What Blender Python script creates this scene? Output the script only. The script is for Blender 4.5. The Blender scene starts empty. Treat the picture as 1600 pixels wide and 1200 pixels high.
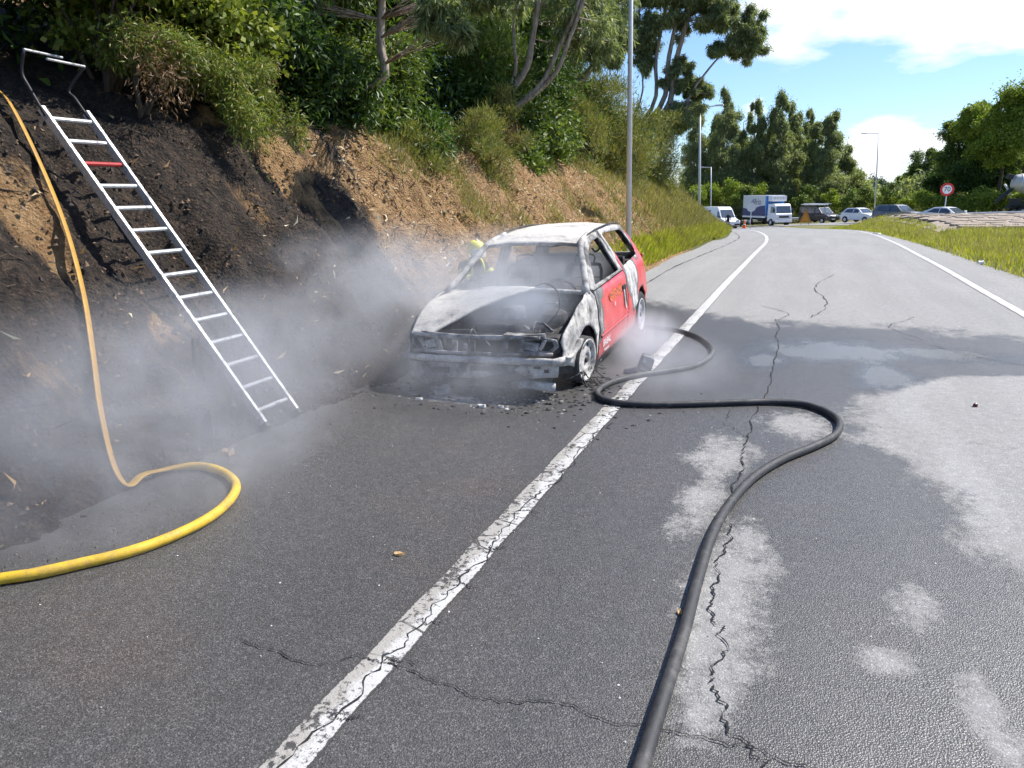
import bpy, bmesh, math, random
import numpy as np
from mathutils import Vector, Matrix, noise, geometry

# ------------------------------------------------------------------ camera, sky, sun, exposure
S = bpy.context.scene
COL = S.collection
FPX, CAMH, HZ, VPX, ROLL = 1170.0, 1.78, 304.0, 1268.0, math.radians(0.8)
PITCH = math.atan((600 - HZ) / FPX)
cf = np.array([0, math.cos(PITCH), -math.sin(PITCH)]); cu = np.array([0, math.sin(PITCH), math.cos(PITCH)]); cr = np.array([1.0, 0, 0])
YAW = math.radians(21.3676)
RZ = np.array([[math.cos(YAW), -math.sin(YAW), 0], [math.sin(YAW), math.cos(YAW), 0], [0, 0, 1]])
rgt = RZ @ (cr * math.cos(ROLL) - cu * math.sin(ROLL)); upv = RZ @ (cr * math.sin(ROLL) + cu * math.cos(ROLL)); fwd = RZ @ cf

def at(px, py, Y):
    """point of the photograph's pixel on the plane y = Y of the place"""
    d = fwd + rgt * (px - 800) / FPX + upv * (600 - py) / FPX
    return Vector(np.array([0, 0, CAMH]) + d * (Y / d[1]))

cam_d = bpy.data.cameras.new('camera'); cam = bpy.data.objects.new('camera', cam_d); COL.objects.link(cam)
cam_d.sensor_width = 36.0; cam_d.lens = 36.0 * FPX / 1600.0; cam_d.clip_start = 0.05; cam_d.clip_end = 3000
cam.matrix_world = Matrix(((rgt[0], upv[0], -fwd[0], 0), (rgt[1], upv[1], -fwd[1], 0), (rgt[2], upv[2], -fwd[2], CAMH), (0, 0, 0, 1)))
S.camera = cam

SUN_EL, SUN_AZ = math.radians(52), math.radians(40)      # azimuth from +X towards +Y
sdir = Vector((math.cos(SUN_EL) * math.cos(SUN_AZ), math.cos(SUN_EL) * math.sin(SUN_AZ), math.sin(SUN_EL)))
W = bpy.data.worlds.new('World'); S.world = W; W.use_nodes = True
wn = W.node_tree; wn.nodes.clear()
wo = wn.nodes.new('ShaderNodeOutputWorld'); wb = wn.nodes.new('ShaderNodeBackground')
sky = wn.nodes.new('ShaderNodeTexSky'); sky.sky_type = 'NISHITA'; sky.sun_disc = False
sky.sun_elevation = SUN_EL; sky.sun_rotation = math.atan2(sdir.x, sdir.y); sky.altitude = 200; sky.air_density = 1.0; sky.dust_density = 0.4; sky.ozone_density = 2.0
wb.inputs['Strength'].default_value = 0.092
# clouds: noise over the sky dome, projected on a flat cloud deck
tc = wn.nodes.new('ShaderNodeTexCoord'); sep = wn.nodes.new('ShaderNodeSeparateXYZ'); wn.links.new(tc.outputs['Generated'], sep.inputs[0])
def wmath(op, a, b=None, clamp=False):
    n = wn.nodes.new('ShaderNodeMath'); n.operation = op; n.use_clamp = clamp
    for i, v in enumerate((a, b)):
        if v is None: continue
        if isinstance(v, (int, float)): n.inputs[i].default_value = v
        else: wn.links.new(v, n.inputs[i])
    return n.outputs[0]
zz = wmath('MAXIMUM', wmath('ADD', sep.outputs[2], 0.16), 0.05)
cx = wmath('DIVIDE', sep.outputs[0], zz); cy = wmath('DIVIDE', sep.outputs[1], zz)
comb = wn.nodes.new('ShaderNodeCombineXYZ'); wn.links.new(cx, comb.inputs[0]); wn.links.new(cy, comb.inputs[1]); comb.inputs[2].default_value = 3.7
nz = wn.nodes.new('ShaderNodeTexNoise'); wn.links.new(comb.outputs[0], nz.inputs['Vector'])
nz.inputs['Scale'].default_value = 1.35; nz.inputs['Detail'].default_value = 9; nz.inputs['Roughness'].default_value = 0.55
def sky_dir(px, py): d = fwd + rgt * (px - 800) / FPX + upv * (600 - py) / FPX; return tuple(d)
CLOUD_BIAS = [(sky_dir(1230, -10), .075, .32), (sky_dir(1390, -30), .10, .40), (sky_dir(1560, -15), .10, .40), (sky_dir(1700, -90), .18, .2), (sky_dir(1350, 205), .040, .42), (sky_dir(1405, 225), .034, .38), (sky_dir(1350, 280), .040, .34), (sky_dir(1470, 215), .032, .36), (sky_dir(1185, 165), .024, .34), (sky_dir(1450, 130), .075, -.32), (sky_dir(1560, 150), .06, -.22), (sky_dir(1290, 120), .075, -.3), (sky_dir(1420, 290), .03, -.1), (sky_dir(1040, 120), .10, -.12)]
val = nz.outputs['Fac']
for (dx, dy, dz), rad, amt in CLOUD_BIAS:
    v = Vector((dx, dy, dz)).normalized()
    dn = wn.nodes.new('ShaderNodeVectorMath'); dn.operation = 'DISTANCE'; wn.links.new(tc.outputs['Generated'], dn.inputs[0]); dn.inputs[1].default_value = v
    k = wmath('MULTIPLY', wmath('SUBTRACT', 1.0, wmath('DIVIDE', dn.outputs['Value'], rad * 1.5), True), amt)
    val = wmath('ADD', val, k)
cr_ = wn.nodes.new('ShaderNodeValToRGB'); wn.links.new(val, cr_.inputs[0])
cr_.color_ramp.elements[0].position = 0.60; cr_.color_ramp.elements[0].color = (0, 0, 0, 1)
cr_.color_ramp.elements[1].position = 0.74; cr_.color_ramp.elements[1].color = (1, 1, 1, 1)
tint = wn.nodes.new('ShaderNodeMix'); tint.data_type = 'RGBA'; tint.blend_type = 'MULTIPLY'; tint.inputs[0].default_value = 1.0
wn.links.new(sky.outputs[0], tint.inputs[6]); tint.inputs[7].default_value = (0.74, 0.87, 1.08, 1)
mx = wn.nodes.new('ShaderNodeMix'); mx.data_type = 'RGBA'; wn.links.new(cr_.outputs[0], mx.inputs[0]); wn.links.new(tint.outputs[2], mx.inputs[6]); mx.inputs[7].default_value = (7.2, 7.4, 7.7, 1)
wn.links.new(mx.outputs[2], wb.inputs['Color']); wn.links.new(wb.outputs[0], wo.inputs[0])

sl = bpy.data.lights.new('sun', 'SUN'); sl.energy = 4.2; sl.angle = math.radians(0.53); sl.color = (1.0, 0.95, 0.87)
so = bpy.data.objects.new('sun', sl); COL.objects.link(so); so.rotation_euler = sdir.to_track_quat('Z', 'Y').to_euler(); so.location = (30, 20, 40)
S.view_settings.view_transform = 'Standard'; S.view_settings.look = 'None'; S.view_settings.exposure = 0.95; S.view_settings.gamma = 1.0; S.view_settings.use_curve_mapping = False
S.render.engine = 'CYCLES'
S.cycles.use_denoising = True
try: S.cycles.denoiser = 'OPENIMAGEDENOISE'
except Exception: pass
S.cycles.max_bounces = 6; S.cycles.diffuse_bounces = 3; S.cycles.glossy_bounces = 3; S.cycles.transmission_bounces = 4; S.cycles.volume_bounces = 1; S.cycles.transparent_max_bounces = 8
S.cycles.volume_step_rate = 1.0; S.cycles.volume_max_steps = 128; S.cycles.use_adaptive_sampling = True; S.cycles.adaptive_threshold = 0.03

# ------------------------------------------------------------------ helpers
R = random.Random(7)
def tag(o, label=None, cat=None, group=None, kind=None):
    if label: o['label'] = label
    if cat: o['category'] = cat
    if group: o['group'] = group
    if kind: o['kind'] = kind
    return o
def empty(name, loc=(0, 0, 0), rz=0.0):
    o = bpy.data.objects.new(name, None); COL.objects.link(o); o.location = loc; o.rotation_euler = (0, 0, rz); o.empty_display_size = 0.2
    return o
def mesh_obj(name, verts, faces, m=None, parent=None, smooth=False):
    me = bpy.data.meshes.new(name); me.from_pydata([tuple(v) for v in verts], [], [tuple(f) for f in faces]); me.update()
    if m: me.materials.append(m)
    if smooth: me.polygons.foreach_set('use_smooth', [True] * len(me.polygons))
    o = bpy.data.objects.new(name, me); COL.objects.link(o)
    if parent: o.parent = parent
    return o
def bm_obj(name, bm, m=None, parent=None, smooth=False):
    bmesh.ops.recalc_face_normals(bm, faces=bm.faces[:])
    me = bpy.data.meshes.new(name); bm.to_mesh(me); bm.free()
    if m: me.materials.append(m)
    if smooth: me.polygons.foreach_set('use_smooth', [True] * len(me.polygons))
    o = bpy.data.objects.new(name, me); COL.objects.link(o)
    if parent: o.parent = parent
    return o
def np_mesh(name, V, F, k, m=None, parent=None, smooth=False):
    """V (n,3) float array, F (m,k) int array, quick"""
    me = bpy.data.meshes.new(name); n = len(V); q = len(F)
    me.vertices.add(n); me.vertices.foreach_set('co', np.ascontiguousarray(V, np.float32).ravel())
    me.loops.add(q * k); me.loops.foreach_set('vertex_index', np.ascontiguousarray(F, np.int32).ravel())
    me.polygons.add(q); me.polygons.foreach_set('loop_start', np.arange(0, q * k, k, dtype=np.int32))
    me.update(calc_edges=True)
    if smooth: me.polygons.foreach_set('use_smooth', np.ones(q, bool))
    if m: me.materials.append(m)
    o = bpy.data.objects.new(name, me); COL.objects.link(o)
    if parent: o.parent = parent
    return o
def bx(bm, c, d, rot=None, bev=0.0, taper=1.0):
    r = bmesh.ops.create_cube(bm, size=1.0); vs = r['verts']
    for v in vs:
        t = taper if v.co.z > 0 else 1.0
        v.co = Vector((v.co.x * d[0] * t, v.co.y * d[1] * t, v.co.z * d[2]))
    if bev > 0:
        es = list({e for v in vs for e in v.link_edges})
        rb = bmesh.ops.bevel(bm, geom=es, offset=bev, segments=2, affect='EDGES', profile=0.6); vs = list({v for f in rb['faces'] for v in f.verts} | {v for v in vs if v.is_valid})
    M = Matrix.Translation(Vector(c)) @ (rot.to_4x4() if rot else Matrix())
    for v in vs: v.co = M @ v.co
    return vs
def tube(bm, pts, rad, seg=8, caps=True, flat=None):
    """sweep a ring along pts; rad scalar or list; flat = (sx, sy) list of ring scale"""
    pts = [Vector(p) for p in pts]; n = len(pts); rings = []; up0 = None
    for i, p in enumerate(pts):
        t = (pts[min(i + 1, n - 1)] - pts[max(i - 1, 0)]).normalized()
        if up0 is None:
            up0 = Vector((0, 0, 1)) if abs(t.z) < 0.9 else Vector((1, 0, 0))
        s = t.cross(up0)
        if s.length < 1e-5: s = t.orthogonal()
        s.normalize(); u = s.cross(t).normalized(); up0 = u
        r = rad[i] if isinstance(rad, (list, tuple)) else rad
        fx, fy = flat[i] if flat else (1, 1)
        rings.append([bm.verts.new(p + s * (math.cos(2 * math.pi * k / seg) * r * fx) + u * (math.sin(2 * math.pi * k / seg) * r * fy)) for k in range(seg)])
    for a, b in zip(rings[:-1], rings[1:]):
        for k in range(seg): bm.faces.new((a[k], a[(k + 1) % seg], b[(k + 1) % seg], b[k]))
    if caps: bm.faces.new(rings[0][::-1]); bm.faces.new(rings[-1])
def lathe(bm, prof, seg=24, M=Matrix(), close=False):
    """prof: list (r, h) around local Z"""
    rings = [[bm.verts.new(M @ Vector((r * math.cos(2 * math.pi * k / seg), r * math.sin(2 * math.pi * k / seg), h))) for k in range(seg)] for r, h in prof]
    for a, b in zip(rings[:-1], rings[1:]):
        for k in range(seg): bm.faces.new((a[k], a[(k + 1) % seg], b[(k + 1) % seg], b[k]))
    if close: bm.faces.new(rings[0][::-1]); bm.faces.new(rings[-1])
def spline(pts, n):
    """Catmull-Rom resample"""
    P = [Vector(p) for p in pts]; P = [P[0] * 2 - P[1]] + P + [P[-1] * 2 - P[-2]]; out = []
    for i in range(1, len(P) - 2):
        for k in range(n):
            t = k / n; a, b, c, d = P[i - 1:i + 3]
            out.append(0.5 * ((2 * b) + (c - a) * t + (2 * a - 5 * b + 4 * c - d) * t * t + (3 * b - a - 3 * c + d) * t ** 3))
    out.append(P[-2]); return out
def smooth01(a, b, x):
    t = min(1.0, max(0.0, (x - a) / (b - a))); return t * t * (3 - 2 * t)

# ---- materials
class M_:
    def __init__(s, name):
        s.m = bpy.data.materials.new(name); s.m.use_nodes = True; s.nt = s.m.node_tree
        s.b = s.nt.nodes['Principled BSDF']; s.out = s.nt.nodes['Material Output']; s._tc = None
    def n(s, t, **kw):
        x = s.nt.nodes.new(t)
        for k, v in kw.items(): setattr(x, k, v)
        return x
    def l(s, a, b): s.nt.links.new(a, b)
    def setin(s, sock, v):
        if hasattr(v, 'is_linked') or hasattr(v, 'links'): s.l(v, sock)
        else: sock.default_value = v
    @property
    def oc(s):
        if not s._tc: s._tc = s.n('ShaderNodeTexCoord')
        return s._tc.outputs['Object']
    def scaled(s, sc, src=None):
        mp = s.n('ShaderNodeMapping'); s.l(src or s.oc, mp.inputs[0]); mp.inputs['Scale'].default_value = sc; return mp.outputs[0]
    def noise(s, scale, detail=4, rough=0.55, vec=None, dist=0.0):
        x = s.n('ShaderNodeTexNoise'); s.l(vec or s.oc, x.inputs['Vector']); x.inputs['Scale'].default_value = scale; x.inputs['Detail'].default_value = detail; x.inputs['Roughness'].default_value = rough; x.inputs['Distortion'].default_value = dist
        return x.outputs['Fac']
    def vor(s, scale, feature='F1', vec=None, out='Distance'):
        x = s.n('ShaderNodeTexVoronoi', feature=feature); s.l(vec or s.oc, x.inputs['Vector']); x.inputs['Scale'].default_value = scale
        return x.outputs[out]
    def ramp(s, fac, stops, interp='LINEAR'):
        x = s.n('ShaderNodeValToRGB'); s.l(fac, x.inputs[0]); e = x.color_ramp; e.interpolation = interp
        while len(e.elements) < len(stops): e.elements.new(0.5)
        for el, (p, c) in zip(e.elements, stops):
            el.position = p; el.color = (c, c, c, 1) if isinstance(c, (int, float)) else (*c, 1)
        return x.outputs[0]
    def mix(s, fac, a, b, blend='MIX'):
        x = s.n('ShaderNodeMix', data_type='RGBA', blend_type=blend)
        s.setin(x.inputs[0], fac)
        for i, v in ((6, a), (7, b)):
            if isinstance(v, tuple): x.inputs[i].default_value = (*v[:3], 1)
            else: s.l(v, x.inputs[i])
        return x.outputs[2]
    def math(s, op, a, b=0.0, clamp=False):
        x = s.n('ShaderNodeMath', operation=op, use_clamp=clamp); s.setin(x.inputs[0], a); s.setin(x.inputs[1], b); return x.outputs[0]
    def attr(s, name):
        x = s.n('ShaderNodeAttribute', attribute_name=name); return x.outputs['Fac']
    def bump(s, h, strength=0.5, dist=0.01):
        x = s.n('ShaderNodeBump'); s.l(h, x.inputs['Height']); x.inputs['Strength'].default_value = strength; x.inputs['Distance'].default_value = dist
        s.l(x.outputs[0], s.b.inputs['Normal'])
    def base(s, c):
        if isinstance(c, tuple): s.b.inputs['Base Color'].default_value = (*c, 1)
        else: s.l(c, s.b.inputs['Base Color'])
    def rough(s, v): s.setin(s.b.inputs['Roughness'], v)
    def metal(s, v): s.setin(s.b.inputs['Metallic'], v)

def plain(name, col, rough=0.6, metal=0.0, var=0.15, scale=8.0, coat=0.0):
    k = M_(name); f = k.noise(scale, 5, 0.6)
    k.base(k.mix(f, tuple(max(0, c * (1 - var)) for c in col), tuple(min(1, c * (1 + var)) for c in col)))
    k.rough(k.ramp(k.noise(scale * 3), [(0.3, max(0.03, rough - 0.08)), (0.7, min(1, rough + 0.08))])); k.metal(metal)
    if coat: k.b.inputs['Coat Weight'].default_value = coat; k.b.inputs['Coat Roughness'].default_value = 0.08
    return k.m

# ------------------------------------------------------------------ ground shape
def prof(Y): return -0.00036 * (min(Y, 95.0) - 12) ** 2 if Y > 12 else 0.0
def XLINE_L(Y): return -1.45 if Y < 28 else -1.45 - 0.0045 * (Y - 28) ** 2
def XLINE_R(Y): return 3.0 if Y < 31 else 3.0 - 0.0019 * (Y - 31) ** 2
def XFOOT(Y):
    x = -3.9 + 0.3 * smooth01(5, 18, Y)
    return x if Y < 32 else x + 0.15 * smooth01(28, 34, Y) - 0.0042 * (Y - 32) ** 2
def XVERGE(Y): return XLINE_R(Y) + max(0.45, 1.15 - 0.035 * max(0, Y - 18))
def FP(X, Y): return -2.2 + 0.05 * (max(-40, min(X, 40)) + 4) - 0.02 * (min(Y, 130) - 95)
def ROADZ(X, Y):
    t = smooth01(42, 88, Y); return prof(Y) * (1 - t) + FP(X, Y) * t
def bank_h(d, Y):
    """height of the cutting above the road d metres behind its foot"""
    m = 1.30 - 0.30 * smooth01(14, 30, Y)
    h = 0.0
    if d > 0:
        if d < 1.85: h = m * d
        elif d < 3.4: h = m * 1.85 + (d - 1.85) * 0.62 - (d - 1.85) ** 2 * 0.08
        else: h = m * 1.85 + 1.55 * 0.62 - 0.19 + (d - 3.4) * 0.32
        h = min(h, 9.0)
    return h * (1 - 0.8 * smooth01(32, 52, Y))
def GZ(X, Y):
    z = ROADZ(X, Y)
    dv = X - XVERGE(Y)
    if dv > 0: z += (0.72 * smooth01(0.1, 2.2, dv) * smooth01(22, 48, Y) + .06 * smooth01(.3, 2, dv) * smooth01(46, 56, Y)) * (1 - smooth01(52, 66, Y)) + 0.06 * smooth01(0, 0.6, dv) * (1 - smooth01(60, 70, Y))
    d = XFOOT(Y) - X
    if d > 0: z += bank_h(d, Y)
    return z

# ------------------------------------------------------------------ surface materials
def make_asphalt(far=False):
    k = M_('asphalt'); oc = k.oc
    big = k.noise(0.55, 6, 0.6); mid = k.noise(3.2, 6, 0.65, vec=k.scaled((1.0, 0.55, 1)))
    dry = k.attr('dry'); pud = k.attr('puddle')
    fr = k.math('ADD', dry, k.math('MULTIPLY', k.math('SUBTRACT', mid, 0.5), 0.95)); fr = k.math('ADD', fr, k.math('MULTIPLY', k.math('SUBTRACT', k.noise(15, 6, 0.72), 0.5), 0.6))
    fr = k.math('ADD', fr, k.math('MULTIPLY', k.math('SUBTRACT', k.noise(70, 4, 0.7), 0.5), 0.42))
    fdry = k.ramp(fr, [(0.41, 0.0), (0.64, 1.0)])
    stones = k.vor(190, out='Color'); sv = k.n('ShaderNodeSeparateColor'); k.l(stones, sv.inputs[0])
    spk = k.ramp(sv.outputs[0], [(0.0, 0.55), (0.55, 0.95), (0.86, 1.35), (1.0, 2.3)])
    wetc = k.mix(big, (0.052, 0.051, 0.050), (0.078, 0.075, 0.071)); dryc = k.mix(big, (0.21, 0.208, 0.202), (0.265, 0.26, 0.252))
    brown = k.ramp(k.noise(0.9, 4, 0.6, vec=k.scaled((1, 1, 1))), [(0.5, 0.0), (0.68, 1.0)])
    wetc = k.mix(k.math('MULTIPLY', brown, k.attr('dirt')), wetc, (0.088, 0.068, 0.056))
    c = k.mix(fdry, wetc, dryc)
    tr_ = k.ramp(k.noise(1.4, 5, .6, vec=k.scaled((1.3, .12, 1))), [(.3, .90), (.7, 1.10)]); c = k.mix(1.0, c, tr_, 'MULTIPLY'); c = k.mix(1.0, c, k.ramp(k.noise(14, 4, .6), [(.3, .86), (.7, 1.12)]), 'MULTIPLY')
    spk2 = k.mix(fdry, spk, k.mix(0.55, spk, (1, 1, 1)))
    c = k.mix(1.0, c, spk2, 'MULTIPLY')
    k.base(c)
    pm = k.ramp(k.math('ADD', pud, k.math('MULTIPLY', k.math('SUBTRACT', mid, 0.5), 0.9)), [(0.38, 0.0), (0.75, 1.0)])
    r = k.math('ADD', k.math('MULTIPLY', fdry, 0.45), 0.43); r = k.math('SUBTRACT', r, k.math('MULTIPLY', pm, 0.20)); k.rough(r)
    k.b.inputs['Specular IOR Level'].default_value = 0.6
    h = k.math('MULTIPLY', k.vor(150), k.math('SUBTRACT', 1.0, k.math('MULTIPLY', pm, 0.85)))
    k.bump(h, 0.55, 0.0045)
    return k.m
ASPHALT = make_asphalt()
def make_paint():
    k = M_('road_paint'); near = k.attr('wear')
    ch = k.math('ADD', k.noise(26, 7, 0.72), k.math('MULTIPLY', k.math('SUBTRACT', k.noise(3.5, 3), 0.5), 0.5))
    edge = k.vor(4.5, 'DISTANCE_TO_EDGE', vec=k.mix(0.12, k.oc, k.n('ShaderNodeTexNoise').outputs['Color']))
    crack = k.math('MULTIPLY', k.ramp(edge, [(0.010, 1.0), (0.028, 0.0)]), k.ramp(k.noise(2.2, 3), [(0.50, 0.0), (0.56, 1.0)]))
    chip = k.ramp(ch, [(0.535, 0.0), (0.60, 1.0)])
    bare = k.math('MULTIPLY', k.math('MAXIMUM', crack, chip), near)
    e2 = k.ramp(k.math('ADD', k.attr('rim'), k.math('MULTIPLY', k.math('SUBTRACT', k.noise(40, 5, 0.7), 0.5), 1.1)), [(0.30, 1.0), (0.42, 0.0)])
    bare = k.math('MAXIMUM', bare, e2)
    beige = k.ramp(k.noise(5, 5, 0.6), [(0.35, 0.0), (0.65, 0.8)])
    sdn = k.ramp(k.math('ADD', k.attr('side'), k.math('MULTIPLY', k.math('SUBTRACT', k.noise(6, 5, .7), .5), 1.3)), [(.42, .15), (.62, .9)])
    white = k.mix(k.math('MULTIPLY', k.math('MAXIMUM', k.math('MULTIPLY', beige, .6), sdn), near), (0.54, 0.54, 0.53), (0.31, 0.29, 0.262))
    spk = k.ramp(k.noise(180, 2), [(0.3, 0.72), (0.6, 1.0)])
    c = k.mix(bare, k.mix(1.0, white, spk, 'MULTIPLY'), (0.045, 0.043, 0.042)); k.base(c)
    k.rough(k.mix(bare, (0.6, 0.6, 0.6), (0.8, 0.8, 0.8)))
    k.bump(k.math('ADD', k.math('SUBTRACT', 1.0, bare), k.math('MULTIPLY', k.vor(95), 0.5)), 0.6, 0.004)
    return k.m
PAINT = make_paint()
def make_bank():
    k = M_('bank_soil'); oc = k.oc; streak = k.scaled((0.55, 1.5, 0.55))
    n1 = k.noise(1.6, 8, 0.65, vec=streak, dist=0.6); n2 = k.noise(9, 8, 0.7); n3 = k.noise(48, 6, 0.75)
    soil = k.ramp(k.math('ADD', k.math('MULTIPLY', n2, 0.6), k.math('MULTIPLY', n3, 0.4)), [(0.30, (0.095, 0.052, 0.025)), (0.44, (0.25, 0.145, 0.068)), (0.56, (0.39, 0.25, 0.125)), (0.70, (0.52, 0.385, 0.225))])
    char = k.ramp(k.math('ADD', k.math('MULTIPLY', n2, 0.5), k.math('MULTIPLY', n3, 0.5)), [(0.34, (0.012, 0.011, 0.011)), (0.46, (0.030, 0.025, 0.022)), (0.56, (0.075, 0.055, 0.041)), (0.68, (0.19, 0.13, 0.085))])
    b = k.math('ADD', k.attr('burn'), k.math('MULTIPLY', k.math('SUBTRACT', n1, 0.5), 1.7))
    b = k.math('ADD', b, k.math('MULTIPLY', k.math('SUBTRACT', n2, 0.5), 0.55))
    fb = k.ramp(b, [(0.40, 0.0), (0.60, 1.0)])
    gr = k.ramp(k.math('ADD', k.attr('grass'), k.math('MULTIPLY', k.math('SUBTRACT', k.noise(2.6, 6, 0.65), 0.5), 1.1)), [(0.40, 0.0), (0.62, 1.0)])
    green = k.ramp(n2, [(0.3, (0.06, 0.075, 0.018)), (0.7, (0.17, 0.165, 0.055))])
    c = k.mix(gr, k.mix(fb, soil, char), green); k.base(c); k.rough(0.95); k.b.inputs['Specular IOR Level'].default_value = 0.2
    k.bump(k.math('ADD', k.math('ADD', k.math('MULTIPLY', n2, 0.8), k.math('MULTIPLY', n3, 0.45)), k.math('MULTIPLY', k.vor(34), .35)), 1.0, 0.09)
    return k.m
BANK = make_bank()
def make_ground():
    k = M_('ground_soil'); n = k.noise(0.5, 8, 0.65); n2 = k.noise(6, 6, 0.7)
    k.base(k.ramp(k.math('ADD', k.math('MULTIPLY', n, 0.5), k.math('MULTIPLY', n2, 0.5)), [(0.3, (0.075, 0.075, 0.022)), (0.5, (0.16, 0.155, 0.045)), (0.7, (0.26, 0.22, 0.09))])); k.rough(0.95)
    k.bump(n2, 0.8, 0.05); return k.m
GROUND = make_ground()
def make_slab():
    k = M_('stone_slab'); n = k.noise(1.3, 8, 0.7); n2 = k.noise(14, 6, 0.7)
    k.base(k.ramp(k.math('ADD', k.math('MULTIPLY', n, 0.5), k.math('MULTIPLY', n2, 0.5)), [(0.3, (0.16, 0.12, 0.085)), (0.5, (0.29, 0.235, 0.18)), (0.7, (0.40, 0.345, 0.28))])); k.rough(0.9); k.bump(n2, 0.7, 0.02)
    return k.m
SLAB = make_slab()

# ------------------------------------------------------------------ ground, road, bank
def grid(name, us, vs, fn, m, parent=None, smooth=True, attrs=None):
    nu, nv = len(us), len(vs); V = np.array([fn(u, v) for v in vs for u in us], float)
    idx = np.arange(nu * nv).reshape(nv, nu)
    F = np.stack([idx[:-1, :-1], idx[:-1, 1:], idx[1:, 1:], idx[1:, :-1]], -1).reshape(-1, 4)
    o = np_mesh(name, V, F, 4, m, parent, smooth)
    for an, af in (attrs or {}).items():
        a = o.data.attributes.new(an, 'FLOAT', 'POINT'); a.data.foreach_set('value', np.array([af(*p) for p in V], np.float32))
    return o
def ground_fn(u, v):
    z = GZ(u, v); inside = XFOOT(v) - 0.5 < u < XVERGE(v) + 0.3 and v < 90
    return (u, v, z - (0.30 if inside else 1.2 * (1 - smooth01(56, 62, v)) if u <= XFOOT(v) and v < 62 else 0.0))
us = sorted(set(list(np.arange(-40, 60.1, 2.0)) + list(np.arange(-8, 20, 0.5)) + [-300, -150, -80, 90, 150, 320]))
vs = sorted(set(list(np.arange(-20, 10, 3.0)) + list(np.arange(10, 62, 0.7)) + list(np.arange(62, 140, 3.0)) + [160, 200, 260, 340, 450, 700]))
ground = tag(grid('ground', us, vs, ground_fn, GROUND), 'grassy ground of the roadside reaching to the far trees', kind='structure')

ELL_DRY = [(-0.46, 4.15, .13, .38), (-0.20, 3.2, .17, .62), (-0.22, 2.55, .13, .28), (-0.30, 2.75, .07, .35), (0.70, 2.72, .055, .20), (0.74, 2.52, .06, .12), (-0.44, 5.1, .18, .35), (0.06, 6.05, .26, .33), (-0.12, 11.35, .55, .33), (0.55, 3.4, .1, .18), (0.42, 2.9, .1, .10), (-2.95, 5.9, .35, .12)]
EDGE_R = [(3.86, 1.08), (4.16, .92), (4.59, .93), (5.42, .75), (5.75, .45), (7.07, .52), (7.6, .9), (8.11, 1.37), (8.48, 2.08), (8.7, 3.2)]
EDGE_F = [(-3.8, 13.0), (-2.47, 12.63), (-1.39, 11.62), (-0.51, 10.85), (0.32, 10.93), (1.18, 10.99), (1.9, 10.8), (2.54, 10.55), (4.2, 10.2)]
def dryf(X, Y, Z=0):
    f = np.interp(X, [p[0] for p in EDGE_F], [p[1] for p in EDGE_F])
    v = 0.5 + (Y - f) * 0.42 if Y > 9 else -1.0
    xr = np.interp(Y, [p[0] for p in EDGE_R], [p[1] for p in EDGE_R])
    if Y < 8.75:
        if Y < 3.86: xr = 1.08 + (3.86 - Y) * 0.25
        v = max(v, 0.5 + (X - xr) * 1.1 - max(0, Y - 8.2) * 0.8)
    for ex, ey, rx, ry in ELL_DRY:
        q = math.hypot((X - ex) / rx, (Y - ey) / ry); v = max(v, 0.5 + (1 - q) * 0.30)
    return max(0.18, min(1.0, v))
PUD = [(0.4, 9.1, 1.0, .75), (1.5, 9.3, .75, .42), (0.85, 7.9, .38, .65), (-0.35, 8.4, .3, .5), (0.9, 6.9, .16, .7), (1.05, 5.2, .12, .9)]
def pudf(X, Y, Z=0):
    return max(0.0, max(0.5 + (1 - math.hypot((X - a) / c, (Y - b) / d)) * 0.5 for a, b, c, d in PUD))
def dirtf(X, Y, Z=0): return 0.45 if X < -1.3 else 0.2
def road_fn(t, Y):
    x0, x1 = XFOOT(Y) - 0.25, XVERGE(Y) + 0.12; X = x0 + (x1 - x0) * t
    return (X, Y, ROADZ(X, Y) - 0.03 * smooth01(0.9, 1.0, t) + 0.004 * math.sin(X * 2.1 + Y * .7))
yv = list(np.arange(-3, 14, 0.06)) + list(np.arange(14, 30, 0.2)) + list(np.arange(30, 93, 0.8))
road = tag(grid('road', np.linspace(0, 1, 110), yv, road_fn, ASPHALT, attrs={'dry': dryf, 'puddle': pudf, 'dirt': dirtf}), 'half wet grey asphalt slip road curving away to the left', kind='structure')
def RZt(X, Y): return ROADZ(X, Y) + 0.004 * math.sin(X * 2.1 + Y * .7)
cross_pts = [(-60, 86), (-25, 92), (-8, 94), (0, 93), (6, 86), (11, 73), (22, 58), (45, 40)]
def strip(name, pts, w, m, dz, n=14, parent=None, zf=GZ):
    P = spline([(x, y, 0) for x, y in pts], n); V = []; F = []
    for i, p in enumerate(P):
        t = (P[min(i + 1, len(P) - 1)] - P[max(i - 1, 0)]).normalized(); s = Vector((t.y, -t.x, 0))
        for q in (-.5, -.17, .17, .5):
            c = p + s * w * q; V.append((c.x, c.y, zf(c.x, c.y) + dz))
    for i in range(len(P) - 1):
        for q in range(3): F.append((i * 4 + q, i * 4 + q + 1, i * 4 + q + 5, i * 4 + q + 4))
    o = mesh_obj(name, V, F, m, parent, True)
    return o
far_road = tag(strip('far_road', cross_pts, 9.0, ASPHALT, 0.03), 'far road with queued vehicles behind the grass', kind='structure')
a = far_road.data.attributes.new('dry', 'FLOAT', 'POINT'); a.data.foreach_set('value', np.ones(len(far_road.data.vertices), np.float32))

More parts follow.
